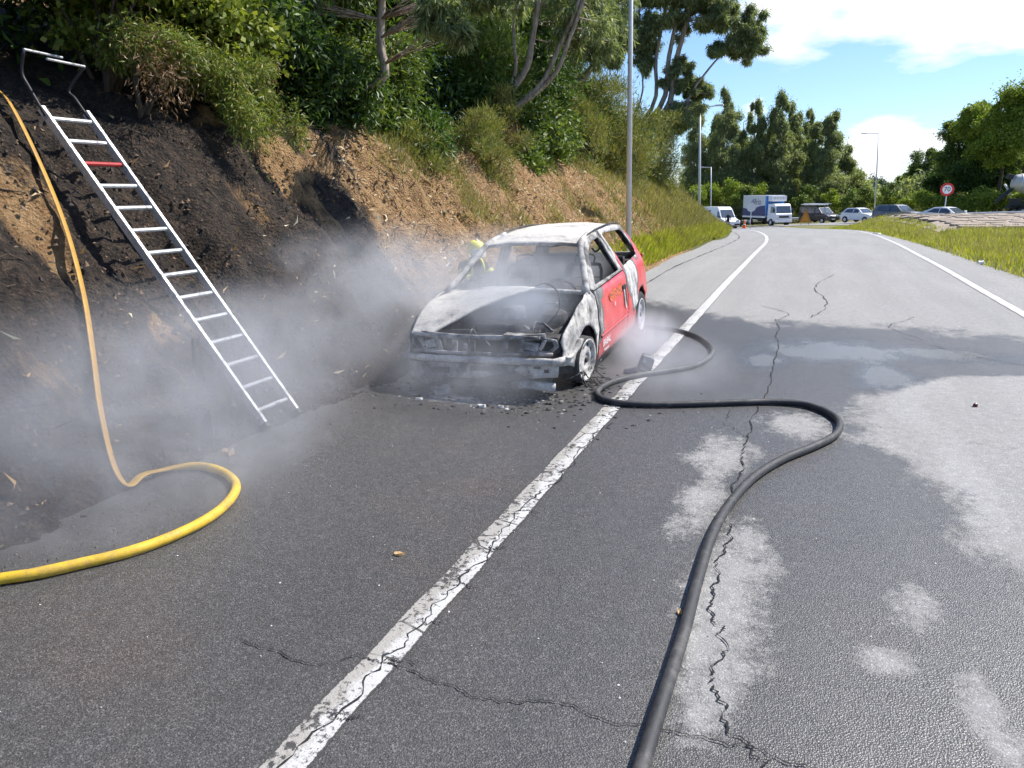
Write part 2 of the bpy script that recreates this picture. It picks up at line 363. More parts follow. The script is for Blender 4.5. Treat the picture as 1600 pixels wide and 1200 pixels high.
def marking(name, xf, y0, y1, w, wear_far, label):
    ys = list(np.arange(y0, min(y1, 14), 0.05)) + list(np.arange(14, y1, 0.4)); V = []; F = []; wr = []; rm = []; sd_ = []
    for i, Y in enumerate(ys):
        for q in range(7):
            t = q / 6; X = xf(Y) + (t - .5) * w; wob = 0.006 * math.sin(Y * 9 + q) if q in (0, 6) else 0
            V.append((X + wob, Y, RZt(X, Y) + 0.004)); wr.append(1.0 if Y < 8 else max(wear_far, 1 - (Y - 8) / 6)); rm.append(min(1, min(t, 1 - t) * 6)); sd_.append(1 - t)
    for i in range(len(ys) - 1):
        for q in range(6): F.append((i * 7 + q, i * 7 + q + 1, i * 7 + q + 8, i * 7 + q + 7))
    o = mesh_obj(name, V, F, PAINT, road, True)
    for an, dat in (('wear', wr), ('rim', rm), ('side', sd_)):
        a = o.data.attributes.new(an, 'FLOAT', 'POINT'); a.data.foreach_set('value', np.array(dat, np.float32))
    o['label'] = label; return o
marking('edge_line', XLINE_L, -1.0, 62, 0.16, 0.15, 'cracked white edge line running past the burnt car')
marking('edge_line', XLINE_R, 6.0, 88, 0.17, 0.25, 'white edge line along the grass verge')

CRK = M_('crack_dark'); CRK.base(CRK.mix(CRK.noise(40, 4), (0.008, 0.008, 0.008), (0.022, 0.021, 0.02))); CRK.rough(1.0); CRK = CRK.m
def crack(pts, w, seed, jag=0.035):
    rr = random.Random(seed); P = spline([(x, y, 0) for x, y in pts], 14); V = []; F = []; off = 0
    for i, p in enumerate(P):
        off = off * 0.8 + rr.uniform(-1, 1) * jag * 0.5; t = (P[min(i + 1, len(P) - 1)] - P[max(i - 1, 0)]).normalized(); s = Vector((t.y, -t.x, 0)); p = p + s * off
        ww = w * rr.uniform(0.15, 1.0)
        for sg in (-1, 1): c = p + s * (ww * sg * rr.uniform(.35, .6)); V.append((c.x, c.y, RZt(c.x, c.y) + 0.0075))
        if i: F.append((2 * i - 2, 2 * i - 1, 2 * i + 1, 2 * i))
    mesh_obj('crack', V, F, CRK, road)
crack([(-.35, 11.2), (-.25, 9.7), (-.24, 7.9), (-.3, 6.4), (-.31, 5.5), (-.29, 4.9), (-.31, 4.25), (-.26, 3.9), (-.27, 3.5), (-.28, 3.13), (-.22, 2.96), (-.19, 2.85), (-.2, 2.57), (-.16, 2.4), (-.07, 2.25), (.01, 2.18), (.06, 2.05)], 0.013, 1)
crack([(-2.05, 2.16), (-1.72, 2.13), (-1.54, 2.21), (-1.36, 2.21), (-1.12, 2.17), (-.94, 2.16), (-.74, 2.22), (-.5, 2.2), (-.32, 2.21), (-.13, 2.22), (.01, 2.21), (.2, 2.19)], 0.008, 2, 0.02)
crack([(-1.47, 1.5), (-1.45, 2.0), (-1.42, 2.4), (-1.43, 2.8), (-1.40, 3.3), (-1.42, 3.9), (-1.38, 4.4), (-1.40, 5.0), (-1.37, 5.6)], 0.011, 3, 0.045)
for q, (y, dx) in enumerate(((2.22, .13), (2.55, .1), (2.86, .12), (3.3, .1), (3.75, .12), (1.9, .1))): crack([(-1.44, y), (-1.39, y + .03 * (-1) ** q), (-1.44 + dx * 1.0, y + .015)], 0.012, 20 + q, 0.02)
crack([(-.3, 5.6), (-.5, 5.9), (-.45, 6.4)], 0.007, 4); crack([(1.2, 10.2), (1.7, 9.4), (2.2, 8.9)], 0.012, 5); crack([(-.6, 12.5), (-.2, 11.8), (-.3, 11.1)], 0.014, 6); crack([(.6, 18), (.2, 15.5), (.35, 13), (.1, 11.5)], 0.02, 7, .06)
crack([(1.5, 12), (1.1, 11), (1.4, 10.1)], .012, 8); crack([(-2.9, 13), (-3.0, 18), (-2.85, 24), (-2.7, 30), (-2.9, 36), (-4.0, 44)], 0.05, 9, .03); crack([(2.2, 6.1), (1.7, 5.9), (1.2, 5.95)], .006, 10)

BURN_EDGE = [(0, 7.4), (0.5, 7.9), (1.2, 7.9), (1.9, 8.4), (2.7, 8.9), (4, 9.5)]
TANS = [(-5.55, 7.3, .40, .55, .62), (-5.05, 7.4, .3, .35, .55), (-5.9, 6.6, .3, .5, .4), (-5.2, 6.3, .35, .35, .38), (-5.3, 4.0, .5, .45, .42), (-4.55, 4.4, .2, .5, .40), (-4.9, 5.1, .3, .3, .30), (-4.4, 3.3, .25, .5, .25), (-5.7, 7.95, .35, .25, .6)]
def burnf(X, Y, Z):
    z = Z - ROADZ(X, Y); e = np.interp(z, [p[0] for p in BURN_EDGE], [p[1] for p in BURN_EDGE])
    v = 0.5 + (e - Y) * 0.9; v = max(-0.6, min(1.0, v))
    for tx, ty, rx, ry, k in TANS: v -= k * 1.5 * max(0, 1 - ((X - tx) / rx) ** 2 - ((Y - ty) / ry) ** 2)
    return v
def grassf(X, Y, Z):
    z = Z - ROADZ(X, Y); return -0.5 + smooth01(17, 31, Y) * 1.25 + 0.25 * smooth01(1.0, .1, z) * smooth01(14, 20, Y) - 0.2 * smooth01(.9, 1.9, z)
def bank_fn(d, Y):
    X = XFOOT(Y) - d; z = ROADZ(X, Y) + bank_h(d, Y)
    am = smooth01(0.0, 0.5, d) * (1 - .6 * smooth01(20, 40, Y)); v = Vector((X * .8, Y * 1.3, 0))
    q = noise.fractal(v * 1.1, 1.0, 2.0, 5) * 0.16 + noise.fractal(Vector((X * .5, Y * 4.0, 3)), 1.0, 2.0, 3) * 0.06 + noise.fractal(Vector((X * 6, Y * 6, 9)), .8, 2.1, 4) * 0.042
    q -= .13 * math.exp(-((Y - 4.75) / .5) ** 2)
    spill = (noise.noise(Vector((X * 3, Y * 2.3, 4))) * .022 + noise.noise(Vector((X * 11, Y * 11, 2))) * .012) * (1 - smooth01(.1, .35, d)) * (1 - smooth01(14, 22, Y))
    return (X + q * 0.75 * am, Y, z + q * 0.6 * am + 0.012 - 0.03 * (1 - smooth01(-.34, 0.1, d)) + spill)
ds = list(np.arange(-0.34, 2.4, 0.04)) + list(np.arange(2.4, 5, 0.2)) + list(np.arange(5, 34, 1.5))
yb = list(np.arange(-3, 12, 0.05)) + list(np.arange(12, 24, 0.12)) + list(np.arange(24, 62.1, 0.6))
bank = tag(grid('embankment', ds, yb, bank_fn, BANK, attrs={'burn': burnf, 'grass': grassf}), 'steep earth cutting scorched black on the left, bare tan and grassy further on', kind='structure')

# stone slabs on the mound right of the verge
apron = tag(empty('stone_apron'), 'pale brown paved stone mound between the grass and the guardrail', kind='structure')
rs = random.Random(5); sl_me = []
for q in range(5):
    bm = bmesh.new(); rq = random.Random(q); n = 9
    ring = [Vector((math.copysign(abs(math.cos(t)) ** .6, math.cos(t)) * rq.uniform(.44, .5), math.copysign(abs(math.sin(t)) ** .6, math.sin(t)) * rq.uniform(.44, .5), 0)) for t in [2 * math.pi * i / n for i in range(n)]]
    lo = [bm.verts.new(p + Vector((0, 0, -.06))) for p in ring]; hi = [bm.verts.new(p * .94 + Vector((0, 0, rq.uniform(0.0, .02)))) for p in ring]
    for i in range(n): bm.faces.new((lo[i], lo[(i + 1) % n], hi[(i + 1) % n], hi[i]))
    bm.faces.new(hi); me = bpy.data.meshes.new('slab'); bm.to_mesh(me); bm.free(); me.materials.append(SLAB); sl_me.append(me)
bed = grid('bed', list(np.arange(0, 26, 1.0)), list(np.arange(34.5, 54, .75)), lambda u, v: (XVERGE(v) + 1.3 + u, v, GZ(XVERGE(v) + 1.3 + u, v) + 0.02 + 0.06 * smooth01(0, 2, u)), SLAB, apron)
def apz(X, Y): u = X - XVERGE(Y) - 1.3; return GZ(X, Y) + 0.02 + 0.06 * smooth01(0, 2, u)
cnt = 0; Y = 35.2
while Y < 54 and cnt < 280:
    stepy = 1.25; X = XVERGE(Y) + 1.5 + rs.uniform(0, .8)
    while X < XVERGE(Y) + 14 and cnt < 280:
        w = rs.uniform(.9, 1.7); o = bpy.data.objects.new('slab', rs.choice(sl_me)); COL.objects.link(o); o.parent = apron
        o.location = (X + w / 2, Y + rs.uniform(-.1, .1), apz(X + w / 2, Y) + rs.uniform(.012, .03)); o.scale = (w * .97, stepy * .95, 1)
        dzx = (apz(X + w / 2 + .4, Y) - apz(X + w / 2 - .4, Y)) / .8; dzy = (apz(X + w / 2, Y + .4) - apz(X + w / 2, Y - .4)) / .8
        o.rotation_euler = (math.atan(dzy), -math.atan(dzx), rs.uniform(-.05, .05)); X += w; cnt += 1
    Y += stepy

# ------------------------------------------------------------------ vegetation
LEAFK = 1.5
def leafmat(name, cols, trans=0.35, rough=0.5):
    k = M_(name); g = k.n('ShaderNodeNewGeometry')
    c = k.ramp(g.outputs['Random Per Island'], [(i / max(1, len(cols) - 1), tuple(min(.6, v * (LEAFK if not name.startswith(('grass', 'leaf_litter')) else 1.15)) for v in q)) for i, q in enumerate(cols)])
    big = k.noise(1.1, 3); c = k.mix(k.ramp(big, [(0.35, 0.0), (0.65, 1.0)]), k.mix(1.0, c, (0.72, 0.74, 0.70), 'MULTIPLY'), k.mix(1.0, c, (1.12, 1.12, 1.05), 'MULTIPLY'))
    k.base(c); k.rough(rough); k.b.inputs['Specular IOR Level'].default_value = 0.35
    t = k.n('ShaderNodeBsdfTranslucent'); k.l(k.mix(1.0, c, (1.2, 1.25, 0.6), 'MULTIPLY'), t.inputs[0])
    ms = k.n('ShaderNodeMixShader'); ms.inputs[0].default_value = trans; k.l(k.b.outputs[0], ms.inputs[1]); k.l(t.outputs[0], ms.inputs[2]); k.l(ms.outputs[0], k.out.inputs[0])
    return k.m
LEAF = {
 'lime': leafmat('leaf_lime', [(.05, .075, .012), (.10, .13, .02), (.17, .20, .035), (.24, .25, .06)]),
 'dark': leafmat('leaf_dark', [(.012, .028, .008), (.03, .06, .014), (.05, .09, .02), (.08, .13, .03)]),
 'euc': leafmat('leaf_eucalyptus', [(.06, .085, .04), (.11, .14, .065), (.17, .195, .10), (.29, .31, .19)], 0.45),
 'eucfar': leafmat('leaf_eucalyptus_far', [(.09, .115, .055), (.145, .17, .085), (.20, .225, .12), (.28, .29, .17)], 0.5),
 'gorse': leafmat('leaf_gorse', [(.05, .07, .018), (.10, .12, .03), (.17, .17, .055), (.25, .21, .09)]),
 'frond': leafmat('leaf_frond', [(.05, .075, .015), (.10, .14, .025), (.16, .19, .04), (.22, .17, .07)]),
 'brown': leafmat('leaf_dead', [(.07, .04, .02), (.14, .08, .04), (.20, .13, .07)], 0.1),
 'mid': leafmat('leaf_mid', [(.03, .055, .012), (.06, .095, .02), (.10, .14, .03), (.15, .18, .05)]),
 'bright': leafmat('leaf_bright', [(.06, .10, .012), (.12, .17, .02), (.18, .23, .03), (.26, .28, .05)]),
 'pine': leafmat('leaf_pine', [(.012, .03, .014), (.025, .055, .022), (.045, .08, .035)], 0.15),
}
def bark(name, c1, c2):
    k = M_(name); n = k.noise(6, 6, 0.7, vec=k.scaled((3, 3, .6))); k.base(k.ramp(n, [(0.35, c1), (0.65, c2)])); k.rough(0.9); k.bump(n, 0.6, 0.02); return k.m
BARK_E = bark('bark_eucalyptus', (.16, .11, .08), (.46, .39, .32)); BARK_D = bark('bark_dark', (.03, .022, .016), (.09, .065, .045))

def leaf_arrays(rng, P, D, L, Wd, fold=0.25):
    n = len(P); D = D / np.linalg.norm(D, axis=1, keepdims=True)
    N = rng.normal(size=(n, 3)); N -= (N * D).sum(1, keepdims=True) * D; N /= np.linalg.norm(N, axis=1, keepdims=True) + 1e-9
    Sd = np.cross(D, N); L = L[:, None]; Wd = Wd[:, None]
    v = np.stack([P, P + D * L * .45 + Sd * Wd * .5 + N * L * fold * .3, P + D * L - N * L * fold * .4, P + D * L * .45 - Sd * Wd * .5 + N * L * fold * .3], 1)
    return v.reshape(-1, 3)
STY = {  # droop, outward, jitter, length, width
 'lime': (0.1, 0.5, 0.8, .075, .055), 'dark': (0.25, 0.6, 0.7, .11, .032), 'euc': (0.9, 0.3, 0.55, .15, .024), 'gorse': (-0.55, 0.7, 0.45, .10, .012),
 'frond': (0.6, 0.6, 0.6, .065, .012), 'brown': (0.6, 0.5, 0.7, .06, .010), 'mid': (0.2, 0.5, 0.8, .10, .045), 'bright': (0.1, 0.5, 0.8, .10, .06), 'pine': (-0.1, 0.9, 0.5, .2, .03), 'eucfar': (1.0, 0.3, 0.5, .3, .08)}
def foliage(name, clumps, style, mat, parent, seed, scale=1.0, shell=0.55, lit=None):
    """clumps: list of (centre, (rx, ry, rz), count). Leaves sit mostly in the outer part of each clump"""
    rng = np.random.default_rng(seed); dr, ow, jt, L0, W0 = STY[style]; PP = []; DD = []
    for c, rad, n in clumps:
        d = rng.normal(size=(n, 3)); d /= np.linalg.norm(d, axis=1, keepdims=True)
        r = rng.random(n) ** .55 * (1 + .45 * np.abs(rng.normal(size=n)) * (rng.random(n) < .35))
        PP.append(np.array(c) + d * r[:, None] * np.array(rad)); DD.append(d * ow + rng.normal(size=(n, 3)) * jt + np.array([0, 0, -dr]))
    P = np.concatenate(PP); D = np.concatenate(DD); n = len(P)
    V = leaf_arrays(rng, P, D, L0 * scale * rng.uniform(.6, 1.35, n), W0 * scale * rng.uniform(.7, 1.3, n)); F = np.arange(n * 4).reshape(-1, 4)
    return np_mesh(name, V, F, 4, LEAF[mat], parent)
def limb(bm, p0, p1, r0, r1, rr, sag=0.0, n=7, seg=6, wob=0.06):
    p0, p1 = Vector(p0), Vector(p1); Ln = (p1 - p0).length; pts = []; o = Vector((0, 0, 0))
    for i in range(n):
        t = i / (n - 1)
        if 0 < i < n - 1: o = o * .6 + Vector((rr.uniform(-1, 1), rr.uniform(-1, 1), rr.uniform(-.4, .4))) * wob * Ln * .25
        pts.append(p0.lerp(p1, t) + o * math.sin(math.pi * t) + Vector((0, 0, -sag * math.sin(math.pi * t))))
    tube(bm, pts, [r0 + (r1 - r0) * i / (n - 1) for i in range(n)], seg, True)
    return pts
def sub_clumps(rr, c, rad, k, frac, n, low=-1.0):
    """split an ellipsoid into k smaller clumps, towards its outside"""
    out = []
    for i in range(k):
        while True:
            d = Vector((rr.gauss(0, 1), rr.gauss(0, 1), rr.gauss(0, 1))).normalized()
            if d.z > low: break
        q = rr.uniform(.35, .95); f = frac * rr.uniform(.65, 1.3)
        out.append(((c[0] + d.x * rad[0] * q, c[1] + d.y * rad[1] * q, c[2] + d.z * rad[2] * q), (rad[0] * f * rr.uniform(.7, 1.25), rad[1] * f * rr.uniform(.7, 1.25), rad[2] * f * rr.uniform(.55, 1.0)), int(n / k * f / frac * rr.uniform(.7, 1.3))))
    return out
def bush(name, label, c, rad, style, mat, n, seed, base=None, k=20, frac=.42, scale=1.0, group=None, cat='bush', extra=None):
    rr = random.Random(seed); c = Vector(c); b = Vector(base) if base else Vector((c.x - rad[0] * .3, c.y, GZ(c.x - rad[0] * .3, c.y) - .05))
    if b.z > c.z - .1: b.z = c.z - rad[2] * .6
    t = empty(name, b); cl = sub_clumps(rr, c - b, rad, k, frac, n)
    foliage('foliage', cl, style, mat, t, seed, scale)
    bm = bmesh.new()
    for q, (p, r_, _) in enumerate(cl):
        if q % 2 == 0: limb(bm, (rr.uniform(-.08, .08), rr.uniform(-.08, .08), -.05), p, .03 * (1 + rad[2]) * .7, .006, rr, n=6, seg=5, wob=.25)
    bm_obj('stems', bm, BARK_D, t, True)
    if extra: extra(t, c - b, rr, seed)
    tag(t, label, cat, group); return t
def tree(name, label, base, stems, crowns, style, mat, seed, bk, group=None, scale=1.0, n=6000, k=16, frac=.35, cat='tree'):
    """stems: list of lists of points relative to base with radii (r0, r1); crowns: list of (centre, rad, share)"""
    rr = random.Random(seed); t = empty(name, base); bm = bmesh.new(); ends = []
    for pts, r0, r1 in stems:
        P = spline(pts, 4); m = len(P); tube(bm, P, [r0 + (r1 - r0) * i / (m - 1) for i in range(m)], 8); ends.append(P)
    cl = []
    for c, rad, sh in crowns: cl += sub_clumps(rr, c, rad, max(3, int(k * sh)), frac, int(n * sh), low=-.9)
    for p, r_, _ in cl:
        best = None
        for P in ends:
            for q in P[len(P) // 3:]:
                d = (Vector(p) - q).length + max(0, q.z - p[2]) * .8
                if best is None or d < best[0]: best = (d, q)
        r0 = max(.008, stems[0][1] * .16)
        if best[0] > 1.3 and rr.random() < .7: continue
        limb(bm, best[1], p, r0, r0 * .25, rr, n=5, seg=5, wob=.2)
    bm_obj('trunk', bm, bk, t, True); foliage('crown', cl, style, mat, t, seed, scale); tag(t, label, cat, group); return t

# -- plants on the brow of the cutting, near to far
def hang(style, mat, n, dz, r):
    def f(t, c, rr, seed):
        cl = [((c[0] + rr.uniform(.1, .45), c[1] + rr.uniform(-.4, .4), c[2] - dz * rr.uniform(.5, 1.2)), (r * .6, r * .7, r * 1.2), n // 5) for _ in range(5)]
        foliage('dead_foliage' if mat == 'brown' else 'hanging_foliage', cl, style, mat, t, seed + 500)
    return f
B = lambda *a, **k_: bush(*a, **k_)
G_BROW = 'shrubs along the brow of the cutting'
B('broadleaf_shrub', 'lime green round-leaved shrub above the ladder, at the brow', (-6.15, 5.75, 3.75), (.75, .85, .55), 'lime', 'lime', 7000, 11, group=G_BROW)
B('broadleaf_shrub', 'yellow-green leafy shrub right of the ladder top, sunlit', (-6.05, 6.9, 3.6), (.65, .75, .55), 'lime', 'lime', 6500, 12, group=G_BROW, extra=hang('frond', 'brown', 900, .5, .22))
B('hanging_shrub', 'feathery shrub with brown tips hanging over scorched soil beside the ladder', (-5.85, 5.75, 3.05), (.38, .45, .42), 'frond', 'frond', 7500, 13, group=G_BROW, k=10, extra=hang('brown', 'brown', 1200, .15, .3))
B('hanging_shrub', 'bright feathery shrub drooping furthest down the scorched slope', (-5.65, 6.75, 2.95), (.45, .5, .42), 'frond', 'frond', 9500, 14, group=G_BROW, k=10, extra=hang('frond', 'frond', 3500, .4, .22))
B('scorched_shrub', 'blackened shrub in the top left corner of the cutting', (-6.7, 4.9, 4.1), (.8, .8, .8), 'dark', 'pine', 4000, 15, group=G_BROW, k=9)
B('laurel_shrub', 'dark green lance-leaved shrub just right of the drooping fronds', (-6.35, 8.0, 3.5), (.75, .85, .85), 'dark', 'dark', 9000, 16, group=G_BROW)
B('laurel_shrub', 'dark glossy shrub over the top of the black scorch streak', (-6.25, 9.1, 3.1), (.7, .8, .75), 'dark', 'dark', 8500, 17, group=G_BROW)
B('laurel_shrub', 'green shrub with light tips above the helmeted firefighter', (-6.35, 10.4, 3.5), (.85, .9, .95), 'dark', 'mid', 9500, 18, group=G_BROW)
B('laurel_shrub', 'low dark shrub shading the tan soil behind the car roof', (-6.0, 11.3, 2.75), (.6, .9, .55), 'dark', 'dark', 7000, 19, group=G_BROW)
B('gorse_bush', 'olive and rust gorse bush spilling down the tan slope', (-5.55, 12.7, 2.55), (.6, .85, .75), 'gorse', 'gorse', 9000, 20, group=G_BROW, k=26, frac=.27, extra=hang('gorse', 'gorse', 2500, .7, .32))
B('gorse_bush', 'low green gorse clump hanging over the tan soil above the firefighter', (-5.75, 10.6, 2.45), (.5, .6, .45), 'gorse', 'gorse', 6500, 27, group=G_BROW, k=22, frac=.3, extra=hang('gorse', 'gorse', 1800, .45, .25))
B('laurel_shrub', 'leafy green shrub hanging lowest behind the car roof', (-5.6, 15.3, 2.5), (.55, .9, .6), 'mid', 'mid', 6000, 28, group=G_BROW)
B('gorse_bush', 'dry yellowish gorse bush at the foot of the leaning trunks', (-6.0, 14.6, 3.1), (.8, 1.0, .8), 'gorse', 'gorse', 9000, 21, group=G_BROW, k=26, frac=.27, extra=hang('gorse', 'brown', 1200, .4, .3))
B('laurel_shrub', 'round leafy shrub with pale leaves right of the leaning trunks', (-5.95, 17.2, 3.2), (.9, 1.3, .9), 'mid', 'mid', 8000, 22, group=G_BROW, scale=1.2)
B('gorse_bush', 'tall olive gorse bush just left of the near lamp post', (-6.3, 20.5, 3.3), (1.3, 1.9, 1.6), 'gorse', 'gorse', 17000, 23, group=G_BROW, k=30, frac=.27, scale=1.35)
B('gorse_bush', 'large sunlit gorse bush just right of the near lamp post', (-6.2, 25.5, 3.4), (1.6, 2.4, 2.3), 'gorse', 'gorse', 24000, 24, group=G_BROW, k=42, frac=.27, scale=1.6)
B('gorse_bush', 'yellow-green gorse bush on the brow where the bank bends away', (-6.6, 31.5, 3.1), (1.8, 2.6, 2.4), 'gorse', 'gorse', 22000, 25, group=G_BROW, k=40, frac=.27, scale=1.8)
B('gorse_bush', 'last gorse bush on the bank before the white van', (-7.6, 38, 2.0), (1.9, 2.8, 2.3), 'gorse', 'gorse', 17000, 26, group=G_BROW, k=34, frac=.27, scale=2.0)
# -- mass of taller growth behind the brow
G_BACK = 'dense small trees behind the brow'
back = [((-7.6, 5.2, 5.2), (1.3, 1.3, 1.3), 'dark', 'dark', 'dark leafy tree filling the top left corner'), ((-7.3, 6.9, 5.0), (1.1, 1.2, 1.1), 'lime', 'mid', 'leafy green tree above the lime shrubs'),
 ((-7.4, 8.6, 5.1), (1.2, 1.3, 1.4), 'dark', 'dark', 'dark acacia tree over the black scorch streak'), ((-7.3, 10.4, 5.3), (1.2, 1.3, 1.4), 'dark', 'mid', 'green acacia tree behind the drooping eucalyptus leaves'),
 ((-7.5, 12.4, 5.2), (1.4, 1.5, 1.7), 'dark', 'dark', 'deep green acacia tree left of the leaning trunks'), ((-8.4, 14.8, 6.0), (1.5, 1.7, 2.1), 'dark', 'mid', 'tall green acacia tree behind the leaning trunks'),
 ((-7.3, 19.0, 5.2), (1.5, 1.8, 2.0), 'dark', 'dark', 'dark tree right of the leaning trunks'), ((-8.2, 22.5, 6.1), (1.6, 2.2, 2.6), 'gorse', 'mid', 'feathery green tree left of the lamp post'),
 ((-9.0, 28.0, 4.6), (1.7, 2.4, 2.1), 'dark', 'mid', 'green tree low behind the sunlit gorse'), ((-9.6, 17.5, 8.0), (2.0, 2.4, 2.6), 'dark', 'dark', 'dark tree high behind the leaning trunks'),
 ((-9.3, 9.6, 7.2), (2.0, 2.2, 2.2), 'dark', 'dark', 'dark tree high behind the drooping leaves'), ((-9.5, 5.8, 7.0), (2.0, 2.2, 2.2), 'dark', 'dark', 'dark tree high behind the ladder'), ((-9.8, 13.0, 7.9), (2.0, 2.2, 2.4), 'dark', 'mid', 'green tree high between the trunks'), ((-8.6, 25.6, 5.6), (1.7, 2.2, 2.4), 'gorse', 'mid', 'feathery tree behind the near lamp post'), ((-9.6, 32, 5.0), (2.0, 2.4, 2.2), 'gorse', 'mid', 'feathery tree at the foot of the tall eucalyptus group'), ((-11.0, 38, 4.2), (2.2, 2.6, 2.4), 'gorse', 'mid', 'feathery tree where the bank bends left'), ((-7.0, 16.2, 4.6), (1.2, 1.5, 1.3), 'gorse', 'mid', 'feathery tree round the feet of the leaning trunks')]
for q, (c, rad, st, mt, lb) in enumerate(back):
    b = Vector((c[0] - .3, c[1] + .2, GZ(c[0] - .3, c[1]) - .2)); hgt = c[2] - b.z
    tree('acacia_tree', lb, b, [([(0, 0, 0), (.15, .1, hgt * .4), (.3, -.1, hgt * .8), (.2, -.2, hgt + rad[2] * .5)], .07, .02)], [((c[0] - b.x, c[1] - b.y, hgt), rad, 1.0)], st, mt, 100 + q, BARK_D, G_BACK, 1.2 if c[1] < 12 else 1.6, 21000, 34, .34)
# -- eucalyptus by the brow
def stemset(px_pts, Y, base, r0, r1):
    return ([tuple(at(x, y, Y + (dy if len(p) > 2 else 0)) - base) for p in px_pts for (x, y, *rest) in [p] for dy in [rest[0] if rest else 0]], r0, r1)
b0 = Vector((-6.9, 15.6, GZ(-6.9, 15.6) - .1))
def px_tree(name, label, base, stems_px, crowns_px, Y, seed, n, scale, r0=.1, group=None, k=70, frac=.19, style='euc', mat='euc', bk=BARK_E):
    st = []
    for pts, ra, rb in stems_px:
        P = [(0 + R.uniform(-.1, .1), R.uniform(-.1, .1), 0)] + [tuple(at(x, y, Y) - base) for x, y in pts]; st.append((P, ra, rb))
    cr_px = [(tuple(at(x, y, Y + dy) - base), rad, sh) for x, y, dy, rad, sh in crowns_px]
    return tree(name, label, base, st, cr_px, style, mat, seed, bk, group, scale, n, k, frac)
px_tree('eucalyptus_tree', 'eucalyptus with pale leaning trunks above the car roof', b0, [([(815, 120), (832, 60), (850, -60)], .085, .05), ([(838, 140), (875, 70), (905, 0), (925, -90)], .06, .035), ([(855, 130), (890, 60), (915, -10), (950, -120)], .055, .03), ([(800, 130), (803, 60), (800, -40)], .05, .03)],
 [(900, 40, .6, (.7, .9, .8), .5), (925, 62, 2.6, (.7, .9, .9), .6), (850, -60, 0, (1.0, 1.2, 1.0), .6), (925, -5, 2.6, (.7, .9, .9), .5)], 15.6, 40, 9000, 1.1, group='eucalyptus trees on the cutting')
b1 = Vector((-7.0, 9.4, GZ(-7.0, 9.4) - .1))
px_tree('eucalyptus_tree', 'eucalyptus drooping long pale leaves into the top middle of the bank', b1, [([(590, 130), (594, 60), (600, -80)], .07, .05)], [(690, 15, -.9, (.28, .32, .30), .7), (715, 50, -.9, (.16, .18, .18), .25), (780, -20, -.6, (.4, .4, .35), .5), (600, -60, 0, (.9, .9, .6), .9), (470, 0, -.5, (.5, .5, .3), .5)], 9.4, 41, 5200, 1.0, group='eucalyptus trees on the cutting')
b2 = Vector((-8.9, 34, GZ(-8.9, 34) - .1))
px_tree('eucalyptus_tree', 'tall thin-trunked eucalyptus group right of the lamp post, one branch out over the road', b2, [([(1018, 170), (1025, 90), (1042, 0), (1050, -90)], .10, .05), ([(1030, 170), (1045, 90), (1060, 20), (1085, -70)], .13, .06), ([(1036, 180), (1055, 100), (1078, 10), (1090, -80)], .15, .07), ([(1060, 170), (1090, 130), (1125, 88), (1150, 75)], .07, .025), ([(1000, 160), (1000, 90), (998, 20)], .05, .02)],
 [(1126, 18, 0, (1.1, 1.2, .95), .85), (1172, 58, 0, (.85, 1.0, 1.15), .8), (1135, 74, 0, (.7, .8, .5), .3), (1085, -10, 0, (1.0, 1.3, .7), .7), (1035, 25, 0, (1.2, 1.4, 1.3), .7), (1005, 70, 0, (.6, .9, 1.7), .45), (1062, 115, .5, (.9, 1.2, .9), .55), (1092, 140, .5, (.6, .8, .6), .4), (1020, 200, 0, (1.0, 1.2, .6), .5), (1065, 180, 0, (1.2, 1.4, .8), .6), (1010, -10, 0, (.6, .8, .6), .4)], 34, 42, 23000, 1.35, group='eucalyptus trees on the cutting', k=60, frac=.19)
b3 = Vector((-10.2, 24.0, GZ(-10.2, 24.0) - .1))
px_tree('eucalyptus_tree', 'eucalyptus crown against the sky just left of the lamp post top', b3, [([(915, 120), (925, 40), (930, -60)], .12, .06)], [(940, 40, 0, (1.1, 1.4, 1.3), 1.0), (965, 70, 0, (.5, .8, .7), .4), (920, -20, 0, (1.4, 1.6, 1.2), .8), (880, 30, .5, (1.2, 1.4, 1.4), .7)], 24.0, 43, 14000, 1.3, group='eucalyptus trees on the cutting')
# -- far row of eucalyptus behind the vehicles
G_FAR = 'tall eucalyptus row behind the vehicles'
rowpx = [(1092, 150, 112), (1118, 185, 118), (1140, 140, 112), (1163, 182, 120), (1183, 156, 114), (1206, 185, 121), (1222, 150, 114), (1243, 172, 118), (1264, 178, 122), (1282, 196, 116), (1303, 178, 113), (1325, 236, 120), (1336, 268, 124)]
where = ['behind the far lamp posts', 'behind the white van roof', 'above the white van', 'between van and box truck', 'above the left end of the box truck', 'above the box truck middle', 'with the forked top above the truck cab', 'right of the truck cab', 'left of the dark van', 'above the dark van', 'tallest at the right end of the row', 'low at the right end of the row', 'shortest and last of the row']
for q, (px, py, Yd) in enumerate(rowpx):
    top = at(px, py, Yd); b = Vector((top.x, Yd, GZ(top.x, Yd) - .2)); hgt = top.z - b.z; rr = random.Random(300 + q); cw = 1.55 + rr.random() * .5
    cs = [((rr.uniform(-.3, .3), 0, hgt * f), (cw * w_, cw * w_, hgt * .15), sh) for f, w_, sh in ((.93, .5, .35), (.78, .85, .6), (.6, 1.15, .8), (.42, 1.25, .8), (.25, 1.2, .6), (.1, 1.2, .5))]
    tree('eucalyptus_tree', 'far eucalyptus ' + where[q], b, [([(0, 0, 0), (rr.uniform(-.3, .3), 0, hgt * .4), (rr.uniform(-.3, .3), 0, hgt * .95)], .16, .04)], cs, 'eucfar', 'eucfar', 300 + q, BARK_E, G_FAR, 1.15, 11500, 16, .40)
G_HEDGE = 'bright shrubs behind the far vehicles'
